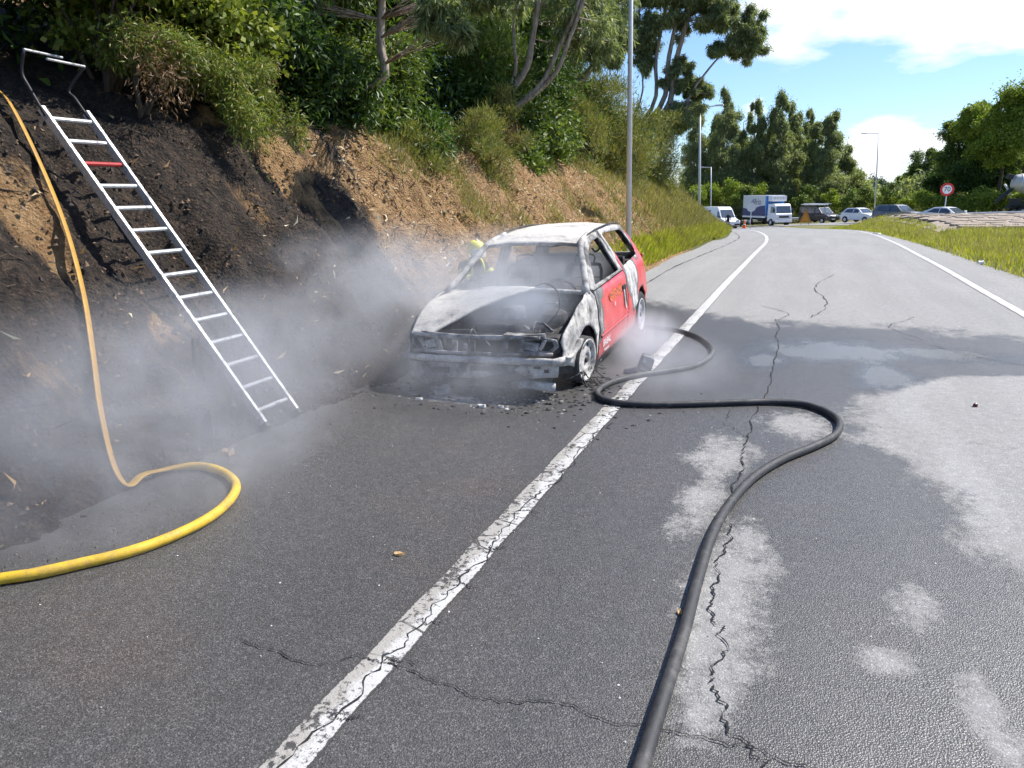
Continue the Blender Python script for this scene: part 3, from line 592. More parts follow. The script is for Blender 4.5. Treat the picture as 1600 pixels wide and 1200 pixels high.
hed = [(1103, 305, 103, 1.6, 'bright', 'left of the white van'), (1122, 302, 104, 1.5, 'bright', 'directly behind the white van roof'), (1145, 300, 103, 1.6, 'bright', 'behind the white van bonnet'), (1160, 306, 101, 1.3, 'mid', 'between van and truck'), (1180, 298, 106, 1.5, 'bright', 'above the truck box'), (1250, 315, 106, 1.3, 'mid', 'between truck cab and dark van'), (1262, 300, 108, 1.5, 'mid', 'behind the dark van'), (1300, 315, 106, 1.5, 'bright', 'right of the dark van'), (1325, 312, 106, 1.6, 'mid', 'left of the white hatchback roof'), (1350, 312, 110, 1.5, 'mid', 'behind the white hatchback'), (1385, 312, 112, 1.6, 'mid', 'behind the tall far lamp')]
for q, (px, py, Yd, r_, mt, lb) in enumerate(hed):
    c = at(px, py, Yd); B('roadside_shrub', 'far ' + ('bright ' if mt == 'bright' else 'green ') + 'shrub ' + lb, c, (r_, r_, r_ * 1.05), 'mid', mt, 2600, 400 + q, base=(c.x, c.y, GZ(c.x, c.y) - .1), k=9, scale=2.6, group=G_HEDGE)
# -- right-hand side trees
G_R = 'trees on the right beyond the guardrail'
rt = [(1445, 262, 128, (2.2, 2.4, 3.0), 'pine', 'mid', 'dark rounded tree left of the speed sign', 7.5), (1418, 290, 132, (2.2, 2.2, 2.0), 'mid', 'mid', 'small dark tree beside the tall far lamp', 5), (1500, 225, 100, (2.4, 2.4, 3.0), 'mid', 'mid', 'leafy tree above the speed sign', 8), (1535, 210, 97, (2.6, 2.6, 3.6), 'mid', 'bright', 'sunlit leafy tree right of the speed sign', 9), (1572, 195, 93, (2.6, 2.6, 3.6), 'bright', 'bright', 'tall sunlit tree above the mixer truck', 10), (1610, 180, 92, (2.8, 2.8, 3.6), 'bright', 'bright', 'tall tree cut by the right picture edge', 10), (1520, 275, 95, (2.6, 2.0, 1.9), 'mid', 'dark', 'dark low tree right of the speed sign', 5), (1475, 282, 108, (2.2, 2.0, 1.9), 'mid', 'dark', 'dark low tree behind the speed sign', 5), (1570, 265, 96, (2.4, 2.0, 2.2), 'mid', 'mid', 'green low tree behind the mixer chute', 6)]
for q, (px, py, Yd, rad, st, mt, lb, h_) in enumerate(rt):
    c = at(px, py, Yd); b = Vector((c.x, c.y, GZ(c.x, c.y) - .2)); hh = c.z - b.z; rr = random.Random(500 + q)
    cs = [((0, 0, hh), rad, .9), ((rr.uniform(-1, 1), -.5, hh - rad[2] * .7), (rad[0] * .95, rad[1], rad[2] * .6), .6), ((rr.uniform(-1, 1), 0, hh + rad[2] * .55), (rad[0] * .6, rad[1] * .6, rad[2] * .4), .4)]
    tree('leafy_tree', lb, b, [([(0, 0, 0), (.2, 0, hh * .5), (-.1, 0, hh), (0, 0, hh + rad[2] * .8)], .22, .05)], cs, 'mid', mt, 500 + q, BARK_D, G_R, 2.6, 15000, 24, .32)
low = [(1375, 316, 120), (1405, 318, 112), (1425, 316, 104), (1445, 314, 100), (1462, 316, 97), (1490, 318, 95), (1512, 314, 93), (1535, 312, 91), (1558, 314, 90), (1580, 312, 90), (1605, 310, 90)]
lowl = ['left of the tall far lamp', 'right of the tall far lamp', 'above the dark car', 'right of the dark car', 'left of the speed sign post', 'right of the speed sign post', 'above the white coupe bonnet', 'left of the mixer chute', 'under the mixer chute', 'behind the mixer drum', 'at the right picture edge']
for q, (px, py, Yd) in enumerate(low):
    c = at(px, py, Yd); B('bramble_bush', 'low yellow-green bramble bush ' + lowl[q], c, (1.7, 1.5, 1.15), 'mid', 'bright', 2400, 600 + q, base=(c.x, c.y, GZ(c.x, c.y) - .1), k=9, scale=2.4, group='bramble bushes behind the guardrail')
# -- distant line of trees
rd = random.Random(77)
DL = ['distant pine just right of the last eucalyptus', 'distant tree left of the white hatchback roof', 'distant pine above the white hatchback windows', 'distant pine left of the tall far lamp, above the hatchback bonnet', 'distant tree touching the tall far lamp on its left', 'distant pine directly behind the tall far lamp', 'distant pine right of the tall far lamp', 'distant tree above the back of the dark car', 'distant pine above the dark car roof', 'distant pine above the dark car bonnet', 'distant tree left of the dark rounded tree', 'distant pine seen last before the speed sign']
for q in range(12):
    px = 1335 + q * 13 + rd.uniform(-4, 4); Yd = 190 + rd.uniform(0, 40); c = at(px, 296 + rd.uniform(-8, 8), Yd); b = Vector((c.x, c.y, GZ(c.x, c.y) - 1)); hh = c.z - b.z
    tree('distant_tree', DL[q], b, [([(0, 0, 0), (0, 0, hh * .6), (0, 0, hh + 1.5)], .25, .05)], [((0, 0, hh), (2.2, 2.2, 2.6), .7), ((0, 0, hh - 2.5), (2.6, 2.6, 2.2), .7)], 'mid', 'pine' if q % 3 else 'mid', 700 + q, BARK_D, 'distant trees in the skyline gap', 4.5, 1500, 7, .5)

# -- undergrowth and far woodland that read as one mass
rng_ = random.Random(9); cl = []
for i in range(80):
    y = 2.5 + 30 * rng_.random() ** 1.2; d = 2.9 + rng_.random() * 2.2; x = XFOOT(y) - d; cl.append(((x, y, GZ(x, y) + .3 + rng_.random() * (1.6 if y > 6 else 2.4)), (.8, .9, .75), 800))
tag(foliage('undergrowth', cl, 'dark', 'dark', None, 900, 1.5), 'dense dark undergrowth behind the brow shrubs', 'undergrowth', kind='stuff')
cl = []
for i in range(90):
    px = 1075 + 275 * rng_.random(); Yd = 126 + 14 * rng_.random(); c = at(px, 300, Yd); g_ = GZ(c.x, Yd); cl.append(((c.x, Yd, g_ + rng_.random() ** 1.2 * (9.5 if px < 1300 else 5)), (2.2, 2, 1.7), 330))
for i in range(40):
    px = 1400 + 230 * rng_.random(); Yd = 112 + 20 * rng_.random(); c = at(px, 300, Yd); g_ = GZ(c.x, Yd); cl.append(((c.x, Yd, g_ + rng_.random() * (4 + (px - 1400) * .02)), (2.4, 2, 1.7), 330))
for i in range(60):
    px = 1060 + 560 * rng_.random(); Yd = 150 + 60 * rng_.random(); c = at(px, 300, Yd); cl.append(((c.x, Yd, GZ(c.x, Yd) + 1 + rng_.random() * 2.0), (4, 3, 1.6), 200))
tag(foliage('far_woodland', cl, 'eucfar', 'eucfar', None, 901, 2.4), 'far woodland closing the view behind the eucalyptus row', 'woodland', kind='stuff')

# -- grass
def grass(name, n, sampler, hgt, wid, mat, seed, lean=.35):
    rng = np.random.default_rng(seed); P = sampler(rng, n); n = len(P)
    ang = rng.random(n) * 6.283; h = hgt * rng.uniform(.45, 1.3, n); w = wid * rng.uniform(.6, 1.3, n)
    sd = np.stack([np.cos(ang), np.sin(ang), np.zeros(n)], 1) * w[:, None] * .5; tl = rng.normal(size=(n, 3)) * lean * h[:, None]; tl[:, 2] = h
    V = np.stack([P - sd, P + sd, P + tl], 1).reshape(-1, 3); return np_mesh(name, V, np.arange(n * 3).reshape(-1, 3), 3, mat)
GRASS_V = leafmat('grass_verge', [(.16, .20, .012), (.26, .30, .018), (.36, .36, .04), (.44, .38, .13)], 0.5)
GRASS_B = leafmat('grass_bank', [(.12, .125, .035), (.20, .19, .06), (.30, .26, .11), (.40, .33, .19)], 0.35)
STRAW = leafmat('grass_straw', [(.22, .17, .09), (.34, .27, .16), (.42, .36, .24)], 0.3)
def samp_verge(rng, n, y0=11.0, y1=66.0, dmax=7.5):
    Y = y0 + (y1 - y0) * rng.random(n) ** 1.3; d = rng.random(n) ** .9 * dmax; out = []
    for y, q in zip(Y, d):
        if 34.5 < y < 54 and q > 1.4 + .3 * math.sin(y * 3): continue
        if q < .35 and rng.random() < .5: continue
        x = XVERGE(y) + q; out.append((x, y, GZ(x, y) - .02))
    return np.array(out)
tag(grass('verge_grass', 95000, samp_verge, .17, .028, GRASS_V, 1), 'sunlit yellow-green grass on the verge right of the road', 'grass', kind='stuff')
tag(grass('dry_grass', 12000, lambda r, n: samp_verge(r, n, 13, 60, 4.0), .33, .014, STRAW, 2), 'dry straw stalks standing in the verge grass', 'grass', kind='stuff')
def samp_bank(rng, n, y0=13.0, y1=58.0, dm=2.6, foot=False):
    out = []
    for y, q, r in zip(y0 + (y1 - y0) * rng.random(n) ** 1.2, rng.random(n) * dm, rng.random(n)):
        if not foot and r > smooth01(16.5, 30, y) * (1.25 - .35 * q): continue
        if foot and r > smooth01(13.5, 22, y + math.sin(y * 5) * 1.2): continue
        out.append(bank_fn(q + .02, y))
    return np.array(out)
tag(grass('bank_grass', 95000, samp_bank, .24, .026, GRASS_B, 3, .5), 'pale green grass covering the far part of the bank', 'grass', kind='stuff')
tag(grass('foot_grass', 22000, lambda r, n: samp_bank(r, n, 12.0, 52, .45, True), .24, .03, GRASS_V, 4), 'bright green grass fringe along the foot of the bank', 'grass', kind='stuff')
def samp_tuft(rng, n):
    out = []; cs = [(12 + 10 * rng.random(), .3 + 1.9 * rng.random()) for _ in range(26)] + [(9.2 + 3 * rng.random(), .8 + 1.3 * rng.random()) for _ in range(9)]
    for i in range(n):
        c = cs[rng.integers(len(cs))]; out.append(bank_fn(max(.05, c[1] + rng.normal() * .13), c[0] + rng.normal() * .22))
    return np.array(out)
tag(grass('grass_tufts', 7500, samp_tuft, .17, .014, GRASS_B, 5, .6), 'small grass tufts on the bare tan soil behind the car', 'grass', kind='stuff')
# leaf litter on the bank: curled dead leaves and bark strips
LIT = leafmat('leaf_litter', [(.20, .11, .05), (.33, .21, .11), (.46, .35, .22), (.58, .50, .38)], 0.1)
def litter(name, n, y0, y1, seed, L, label, pw=1.0):
    rng = np.random.default_rng(seed); P = np.array([bank_fn(a, b) for a, b in zip(.0 + 2.1 * rng.random(n), y0 + (y1 - y0) * rng.random(n) ** pw)]) + np.array([.012, 0, .012])
    D = np.stack([rng.normal(size=n) * .5, rng.normal(size=n), rng.normal(size=n) * .5], 1)
    V = leaf_arrays(rng, P, D, L * rng.uniform(.5, 1.5, n), L * .22 * rng.uniform(.6, 1.3, n), .5)
    return tag(np_mesh(name, V, np.arange(n * 4).reshape(-1, 4), 4, LIT), label, 'leaf litter', kind='stuff')
litter('leaf_litter', 4000, 7.9, 22, 31, .11, 'dry leaves and bark strips strewn over the tan slope', .9)
litter('sparse_leaves', 190, 1.5, 8.0, 32, .10, 'few pale dead leaves lying on the scorched slope')

# burnt stubble, roots and twigs sticking out of the cutting
rng = np.random.default_rng(41); bm = bmesh.new(); rr = random.Random(41)
for i in range(260):
    y = .8 + 9.5 * rng.random(); d = .1 + 1.9 * rng.random(); p = Vector(bank_fn(d, y)); ln = rng.uniform(.05, .28); q = p + Vector((rng.normal() * .3 + .25, rng.normal() * .8, -abs(rng.normal()) * .6 + .25)).normalized() * ln
    tube(bm, [p - (q - p) * .2, p.lerp(q, .5) + Vector((0, 0, rng.normal() * .02)), q], [.006, .004, .0015], 4, False)
tag(bm_obj('burnt_stubble', bm, BARK_D), 'burnt stubble and root ends sticking out of the bank', 'twigs', kind='stuff')
# ------------------------------------------------------------------ hoses and ladder
def hosemat(name, c1, c2, dirt, rough=.55, soot=False):
    k = M_(name); n = k.noise(14, 6, .65); c = k.mix(k.ramp(n, [(.4, 0.0), (.75, 1.0)]), c1, c2)
    c = k.mix(k.ramp(k.noise(5, 7, .75), [(.52, 0.0), (.66, .7)]), c, dirt); c = k.mix(k.ramp(k.noise(70, 3, .7), [(.58, 0.0), (.7, .5)]), c, tuple(v * .35 for v in dirt))
    if soot:   # the length on the bank is stained with soil and soot
        sp = k.n('ShaderNodeSeparateXYZ'); k.l(k.oc, sp.inputs[0]); f = k.ramp(k.math('ADD', k.math('MULTIPLY', sp.outputs[0], -1.0), k.math('MULTIPLY', k.noise(6, 4), .15)), [(0.0, 0.0), (1.0, 1.0)])
        m_ = k.n('ShaderNodeMapRange'); k.l(sp.outputs[0], m_.inputs[0]); m_.inputs[1].default_value = -3.6; m_.inputs[2].default_value = -3.95; m_.inputs[3].default_value = 0; m_.inputs[4].default_value = .8
        c = k.mix(m_.outputs[0], c, k.mix(n, (.42, .22, .04), (.24, .12, .035)))
    k.base(c); k.rough(k.ramp(n, [(.3, rough - .12), (.7, rough + .2)])); k.bump(k.math('ADD', k.vor(420), k.math('MULTIPLY', k.noise(60, 3), .6)), .35, .002); return k.m
HOSE_Y = hosemat('hose_yellow', (.66, .43, .012), (.50, .30, .02), (.30, .19, .07), soot=True); HOSE_B = hosemat('hose_black', (.020, .020, .022), (.045, .045, .047), (.10, .095, .09), rough=.6)
YL = [(-4.3, 1.55), (-3.85, 1.85), (-3.48, 2.13), (-3.36, 2.23), (-3.24, 2.38), (-3.12, 2.55), (-3.05, 2.75), (-3.03, 2.99), (-3.08, 3.22), (-3.2, 3.44), (-3.37, 3.58), (-3.57, 3.66), (-3.75, 3.66), (-3.88, 3.55)]
def bankz(X, Y):
    d = XFOOT(Y) - X; p = bank_fn(max(d, -.2), Y); return max(p[2], RZt(X, Y))
pts = [(x, y, RZt(x, y) + .029) for x, y in YL[2:]] 
up = [(-3.90, 3.38), (-3.88, 3.24), (-4.0, 3.26), (-4.2, 3.39), (-4.45, 3.6), (-4.75, 3.84), (-5.07, 4.04), (-5.42, 4.2), (-5.75, 4.3), (-6.05, 4.42), (-6.5, 4.5)]
pts = [(-3.62, 2.0, .029), (-3.95, 1.75, .05)][::-1] + pts
nA = len(pts); zs = [RZt(-3.9, 3.4) + .05, .035, .16, .47] + [bankz(x, y) + .06 for x, y in up[4:]]
pts += [(x, y, z) for (x, y), z in zip(up, zs)]
P = spline(pts, 8); fl = []; rd_ = []
for i, p in enumerate(P):
    u = i / 8 - (nA - 2.2); t = smooth01(0, 1.6, u); w_ = .0015 * noise.noise(Vector((i * .13, 0, 0))); fl.append((1 + .22 * t, 1 - .66 * t)); rd_.append(.0285 + w_ - .003 * t)
bm = bmesh.new(); tube(bm, P, rd_, 12, True, fl); tag(bm_obj('fire_hose', bm, HOSE_Y, None, True), 'yellow fire hose looping on the asphalt and running flat up the scorched bank', 'fire hose')
BL = [(-2.6, 9.75), (-2.15, 9.92), (-1.75, 9.89), (-1.48, 9.78), (-1.18, 9.4), (-.98, 8.92), (-.9, 8.5), (-.92, 8.1), (-1.02, 7.71), (-1.23, 7.41), (-1.44, 7.16), (-1.62, 6.84), (-1.68, 6.54), (-1.65, 6.31), (-1.53, 6.15), (-1.33, 6.1), (-.97, 6.2), (-.46, 6.45), (-.16, 6.58), (.1, 6.57), (.27, 6.37), (.34, 6.11), (.3, 5.77), (.15, 5.44), (-.05, 5.08), (-.21, 4.65), (-.31, 4.15), (-.35, 3.71), (-.355, 3.22), (-.35, 2.79), (-.355, 2.4), (-.36, 2.02), (-.36, 1.5), (-.3, .9)]
bm = bmesh.new(); tube(bm, spline([(x, y, RZt(x, y) + .029) for x, y in BL], 8), .0275, 14); tag(bm_obj('fire_hose', bm, HOSE_B, None, True), 'black rubber fire hose snaking across the road from behind the car', 'fire hose')

ALU = M_('aluminium'); n = ALU.noise(9, 6, .7); ALU.base(ALU.ramp(n, [(.34, (.16, .155, .15)), (.46, (.45, .455, .46)), (.62, (.62, .63, .64))])); ALU.rough(ALU.ramp(n, [(.35, .75), (.6, .45)])); ALU.metal(ALU.ramp(n, [(.38, .2), (.5, .75)])); ALU.bump(ALU.noise(80, 3), .2, .002); ALU = ALU.m; RED_P = plain('red_paint', (.36, .02, .02), .6, 0, .3); DARKM = plain('dark_metal', (.03, .03, .032), .6, .4)
foot = Vector((-3.84, 4.72, .03)); top = Vector((-5.80, 4.66, 2.45)); ax = (top - foot).normalized(); off = Vector((.79, 0, .61)) * .12
lad = empty('ladder', foot); sidev = Vector((0.0, 1.0, 0)); HW = .2
nrm = ax.cross(sidev).normalized()
if nrm.z < 0: nrm = -nrm
f0 = Vector((0, 0, 0)); t0 = (top - foot) + off
ax = (t0 - f0).normalized(); nrm = ax.cross(sidev).normalized(); nrm = nrm if nrm.z > 0 else -nrm
def chan(bm, a, b, w, t):   # C-profile rail
    for o1, dw, dt in ((Vector((0, 0, 0)), t * .35, w), (nrm * (w / 2 - t * .18) + sidev * t * .4, t, t * .35), (-nrm * (w / 2 - t * .18) + sidev * t * .4, t, t * .35)):
        bx(bm, (a + b) / 2 + o1, (dw, dt, (b - a).length), Matrix((sidev, nrm, (b - a).normalized())).transposed())
Ltot = (t0 - f0).length
for sg in (-1, 1):
    bm = bmesh.new(); chan(bm, sidev * HW * sg, sidev * HW * sg + ax * (Ltot * .985), .062, .026); o = bm_obj('rail', bm, ALU, lad)
    bm = bmesh.new(); bx(bm, sidev * HW * sg + ax * .02, (.04, .08, .05), Matrix((sidev, nrm, ax)).transposed(), .005); bm_obj('foot_cap', bm, DARKM, o)
nr = 14
for i in range(nr):
    p = ax * (.16 + i * (Ltot - .26) / (nr - 1) * .985); bm = bmesh.new(); tube(bm, [p - sidev * HW, p + sidev * HW], .0175, 8); o = bm_obj('rung', bm, RED_P if i == 11 else ALU, lad)
    if i == 11: o['label'] = 'red painted rung near the top'
# folding hook section above the top rung: two arms with their own cross bars
b1 = [at(37, 77, 4.45) - foot, at(97, 90, 4.85) - foot]; b2 = [at(73, 92, 4.5) - foot, at(132, 104, 4.9) - foot]
for sg, mid_, end in ((-1, at(34, 112, 4.46) - foot, b1[0]), (1, at(108, 140, 4.86) - foot, b2[1])):
    e = ax * Ltot + sidev * HW * sg; bm = bmesh.new(); tube(bm, spline([e - ax * .12, e.lerp(mid_, .5), mid_, end], 5), .012, 8); bm_obj('hook_arm', bm, DARKM, lad, True)
for bb in (b1, b2): bm = bmesh.new(); tube(bm, bb, .010, 8); bm_obj('cross_bar', bm, ALU, lad)
tag(lad, 'aluminium ladder with one red rung leaning on the scorched bank', 'ladder')

# ------------------------------------------------------------------ burnt car (car space: x across, y along from the nose, z up)
def burnt_mat(name, pale=0.5, rust=0.3):
    k = M_(name); n1 = k.noise(3.0, 7, .68, dist=.5); n2 = k.noise(11, 7, .7); n3 = k.noise(60, 4, .7); m_ = k.math('ADD', k.math('MULTIPLY', n1, .65), k.math('MULTIPLY', n2, .35))
    o = (pale - .5) * .3
    c = k.ramp(m_, [(.36 - o, (.05, .048, .047)), (.43 - o, (.16, .155, .15)), (.49 - o, (.34, .33, .32)), (.57 - o, (.55, .525, .48)), (.70 - o, (.66, .625, .56))])
    ru = k.ramp(k.noise(5.5, 6, .7), [(.60, 0.0), (.70, rust)]); c = k.mix(ru, c, k.mix(n2, (.36, .27, .17), (.20, .11, .06))); c = k.mix(k.ramp(n3, [(.3, .55), (.5, 0.0)]), c, (.10, .095, .09)); k.base(c)
    k.rough(.85); k.b.inputs['Specular IOR Level'].default_value = .25; k.bump(k.math('ADD', n2, k.math('MULTIPLY', n3, .4)), .6, .012); return k.m
BURNT = burnt_mat('burnt_pale', .62, .75); BURNT_G = burnt_mat('burnt_grey', .38, .4); BURNT_R = burnt_mat('burnt_roof', .8, .25)
k = M_('soot'); n = k.noise(9, 6, .7); k.base(k.ramp(n, [(.35, (.018, .018, .019)), (.55, (.055, .053, .053)), (.70, (.17, .155, .135))])); k.rough(.95); k.bump(n, .7, .02); SOOT = k.m
RIMM = burnt_mat('burnt_rim', .6, .7); SILV = plain('wheel_silver', (.55, .55, .56), .4, .6, .15, 15); TYRE = plain('tyre_rubber', (.022, .022, .023), .85, 0, .3, 20)
def red_mat(patches, dark=0.0):
    k = M_('red_car_paint'); sp = k.n('ShaderNodeSeparateXYZ'); k.l(k.oc, sp.inputs[0]); f = None
    for cy_, cz_, ry, rz in patches:
        d = k.math('ADD', k.math('POWER', k.math('DIVIDE', k.math('SUBTRACT', sp.outputs[1], cy_), ry), 2.0), k.math('POWER', k.math('DIVIDE', k.math('SUBTRACT', sp.outputs[2], cz_), rz), 2.0))
        v = k.math('SUBTRACT', 1.0, d); f = v if f is None else k.math('MAXIMUM', f, v)
    f = k.math('ADD', f, k.math('MULTIPLY', k.math('SUBTRACT', k.noise(7, 6, .68), .5), .9)); f = k.math('ADD', f, 0.0)
    grime = k.noise(4, 5, .6); red = k.mix(k.ramp(grime, [(.35, 0.0), (.75, .55)]), (.60, .028, .035), (.50, .10, .09))
    low = k.ramp(k.math('ADD', sp.outputs[2], k.math('MULTIPLY', k.noise(6, 4), .2)), [(.36, .35), (.58, 0.0)]); red = k.mix(low, red, (.42, .19, .17))
    ash = k.ramp(k.math('SUBTRACT', k.math('ADD', k.math('MULTIPLY', k.noise(5, 8, .72, vec=k.scaled((1, 1.6, .7))), .7), k.math('MULTIPLY', k.noise(32, 5, .7), .3)), dark), [(.30, (.05, .047, .045)), (.40, (.16, .155, .15)), (.48, (.36, .35, .34)), (.60, (.66, .65, .63))])
    c = k.mix(k.ramp(f, [(-.06, 0.0), (.06, 1.0)]), red, k.mix(k.noise(9, 5, .7), (.10, .035, .025), (.025, .022, .02))); c = k.mix(k.ramp(f, [(.04, 0.0), (.14, .85)]), c, (.15, .145, .14)); c = k.mix(k.ramp(f, [(.36, 0.0), (.52, 1.0)]), c, ash); k.base(c)
    br = k.ramp(f, [(-.0, 0.0), (.05, 1.0)]); k.rough(k.mix(br, (.32, .32, .32), (.88, .88, .88))); k.b.inputs['Coat Weight'].default_value = .25; k.b.inputs['Coat Roughness'].default_value = .15
    k.bump(k.math('MULTIPLY', br, k.noise(30, 4)), .4, .008); return k.m
REDQ = red_mat([(2.82, .86, .36, .30), (2.86, .60, .20, .20), (2.75, 1.42, .85, .24), (3.35, 1.16, .22, .20), (2.40, 1.15, .10, .16)]); REDD = red_mat([(1.20, .66, .20, .30), (1.12, .42, .12, .2), (1.28, .90, .24, .10)], .13)

YS = 1.05                                    # the wreck sits a little long
def bw(a): return float(np.interp(a, [0, .12, .4, .8, 1.5, 2.5, 3.2, 3.6, 3.81], [.70, .755, .80, .82, .825, .825, .805, .765, .70]))
def bo(a, z):
    t = .035 * ((z - .55) / .35) ** 2 if z < .9 else .035 + (z - .9) * .53
    return bw(a) - t + (.012 * math.exp(-((z - .52) / .03) ** 2))
def inpoly(p, poly):
    x, y = p; c = False; n_ = len(poly)
    for i in range(n_):
        x1, y1 = poly[i]; x2, y2 = poly[i - 1]
        if (y1 > y) != (y2 > y) and x < (x2 - x1) * (y - y1) / (y2 - y1) + x1: c = not c
    return c
def resample(poly, step):
    out = []
    for i in range(len(poly)):
        a_ = Vector(poly[i]); b_ = Vector(poly[(i + 1) % len(poly)]); n_ = max(1, int((b_ - a_).length / step))
        out += [tuple(a_.lerp(b_, j / n_)) for j in range(n_)]
    return out
def panel(name, outline, fn, m, parent, holes=(), step=.06, thick=.014, smooth=True):
    loops = [resample(outline, step)] + [resample(h, step) for h in holes]; V = []; E_ = []
    for lp in loops:
        b_ = len(V); V += [Vector(p) for p in lp]; E_ += [(b_ + i, b_ + (i + 1) % len(lp)) for i in range(len(lp))]
    xs = [p[0] for p in outline]; ys_ = [p[1] for p in outline]; bd = np.array([tuple(v) for v in V]); y = min(ys_) + step / 2; r_ = 0
    while y < max(ys_):
        x = min(xs) + (step / 2 if r_ % 2 else step)
        while x < max(xs):
            if inpoly((x, y), loops[0]) and not any(inpoly((x, y), h) for h in loops[1:]) and np.min(np.hypot(bd[:, 0] - x, bd[:, 1] - y)) > step * .45: V.append(Vector((x, y)))
            x += step
        y += step * .87; r_ += 1
    cv, ce, cfaces, *_ = geometry.delaunay_2d_cdt(V, E_, [], 0, 1e-5)
    F = []
    for f in cfaces:
        c = sum((cv[i] for i in f), Vector((0, 0))) / len(f)
        if inpoly(c, loops[0]) and not any(inpoly(c, h) for h in loops[1:]): F.append(tuple(f))
    o = mesh_obj(name, [fn(p[0], p[1]) for p in cv], F, m, parent, smooth)
    if thick: md = o.modifiers.new('s', 'SOLIDIFY'); md.thickness = thick; md.offset = 0
    return o
def arch(c, r, a0, a1, n=12): return [(c[0] + r * math.cos(math.radians(a0 + (a1 - a0) * i / n)), c[1] + r * math.sin(math.radians(a0 + (a1 - a0) * i / n))) for i in range(n + 1)]
car = empty('burnt_car', (-2.69, 6.03, 0.0)); car.rotation_euler = (.044, -.028, math.radians(-.3))
# rotation about x: nose (y=0) lower; lift so that the wheels stand on the road
car.location.z = -.044 * 3.3 - .028 * .75 + .012
def dent(a, z, s_): return .007 * noise.noise(Vector((a * 6, z * 6, s_ * 3))) + .004 * noise.noise(Vector((a * 17, z * 17, s_ * 3 + 5)))
def sidefn(s_): return lambda a, z: (s_ * (bo(a, z) + dent(a, z, s_)), a * YS, z)
WF, WR = (.74, .33), (3.14, .30)
fender = [(.10, .44), (.30, .40), (.40, .36)] + arch(WF, .335, 158, 5) + [(1.10, .24), (1.13, .55), (1.12, .88), (1.04, .955), (.86, .935), (.60, .875), (.36, .775), (.22, .70), (.17, .64), (.20, .56), (.16, .50)]
door = [(1.145, .22), (2.30, .22), (2.345, .50), (2.36, .90), (2.34, .945), (1.75, .93), (1.16, .915)]
frame = [(1.06, .955), (1.17, .925), (1.75, .94), (2.345, .955), (2.34, 1.0), (2.16, 1.405), (2.02, 1.415), (1.80, 1.395), (1.60, 1.345), (1.44, 1.255), (1.20, 1.06)]
winh = [(1.27, .965), (2.235, .975), (2.115, 1.35), (1.82, 1.335), (1.64, 1.285), (1.49, 1.205)]
quarter = [(2.315, .22), (2.80, .22)] + arch(WR, .345, 186, 8) + [(3.55, .33), (3.74, .40), (3.78, .62), (3.74, .86), (3.66, 1.0), (3.46, 1.22), (3.26, 1.385), (2.8, 1.43), (2.35, 1.43), (2.175, 1.41), (2.355, 1.0), (2.372, .90), (2.358, .5)]
qwin = [(2.47, .985), (3.32, 1.02), (3.40, 1.06), (3.22, 1.30), (3.1, 1.345), (2.38, 1.375), (2.30, 1.36)]
for s_ in (1, -1):
    near = s_ == 1; fn = sidefn(s_)
    o = panel('front_fender', fender, fn, BURNT, car); o['label'] = 'ash-white burnt front fender' if near else 'soot-grey front fender'
    d_ = panel('door', door, fn, REDD if near else BURNT_G, car)
    if near: d_['label'] = 'red door scorched black along its front edge'
    panel('window_frame', frame, fn, BURNT_G, d_, [winh], .05, .02)
    qp = panel('rear_quarter', quarter, fn, REDQ if near else BURNT_G, car, [qwin])
    if near: qp['label'] = 'red rear quarter with a large bare burnt patch'
    panel('sill', [(1.06, .16), (2.86, .16), (2.86, .215), (1.06, .215)], lambda a, z: (s_ * (bo(a, z) - .02), a * YS, z), DARKM, car)
    bm = bmesh.new()
    for seg_ in range(2): bx(bm, (s_ * (bo(1.5, .5) + .012), (1.42 + seg_ * 1.0) * YS, .50), (.018, .5, .04), None, .006)
    # inner pillars
    bm.free(); bm = bmesh.new()
    P_ = [(s_ * (bo(2.34, .9) - .05), 2.36 * YS, .25), (s_ * (bo(2.34, .95) - .05), 2.37 * YS, .95), (s_ * (bo(2.2, 1.4) - .02), 2.17 * YS, 1.39)]; tube(bm, P_, .045, 6); bm_obj('pillar', bm, SOOT, car)
    bm = bmesh.new(); tube(bm, spline([(s_ * (bo(1.0, .93) - .01), .98 * YS, .93), (s_ * (bo(1.3, 1.15) - .02), 1.29 * YS, 1.15), (s_ * (bo(1.58, 1.345) - .025), 1.57 * YS, 1.345), (s_ * (bo(2.0, 1.415) - .02), 2.0 * YS, 1.415)], 4), .034, 8); bm_obj('pillar', bm, BURNT, car, True)
# near-side details
hd = bmesh.new(); bx(hd, (bo(2.2, .78) + .012, 2.19 * YS, .79), (.03, .15, .045), None, .01); bm_obj('handle', hd, DARKM, d_ if False else car.children[0] if False else [c for c in car.children if c.name.startswith('door')][0])
ddoor = [c for c in car.children if c.name.startswith('door')][0]
bm = bmesh.new(); V4 = [(2.22, .80), (2.285, .79), (2.30, .60), (2.25, .54), (2.225, .62)]
vs_ = [bm.verts.new((bo(a, z) + .016, a * YS, z)) for a, z in V4]; bm.faces.new(vs_); o = bm_obj('burnt_gap', bm, SOOT, ddoor)
bm = bmesh.new(); V4 = [(2.16, .77), (2.215, .79), (2.22, .60), (2.235, .545), (2.19, .56)]; vs_ = [bm.verts.new((bo(a, z) + .019, a * YS, z)) for a, z in V4]; bm.faces.new(vs_); bm_obj('peeled_strip', bm, BURNT, ddoor)
bm = bmesh.new(); tube(bm, [(bo(a, .47) + .012, a * YS, .455) for a in (1.2, 1.5, 1.9, 2.3)], .012, 6); bm_obj('rubbing_strip', bm, plain('scuffed_red', (.40, .07, .07), .6), ddoor)
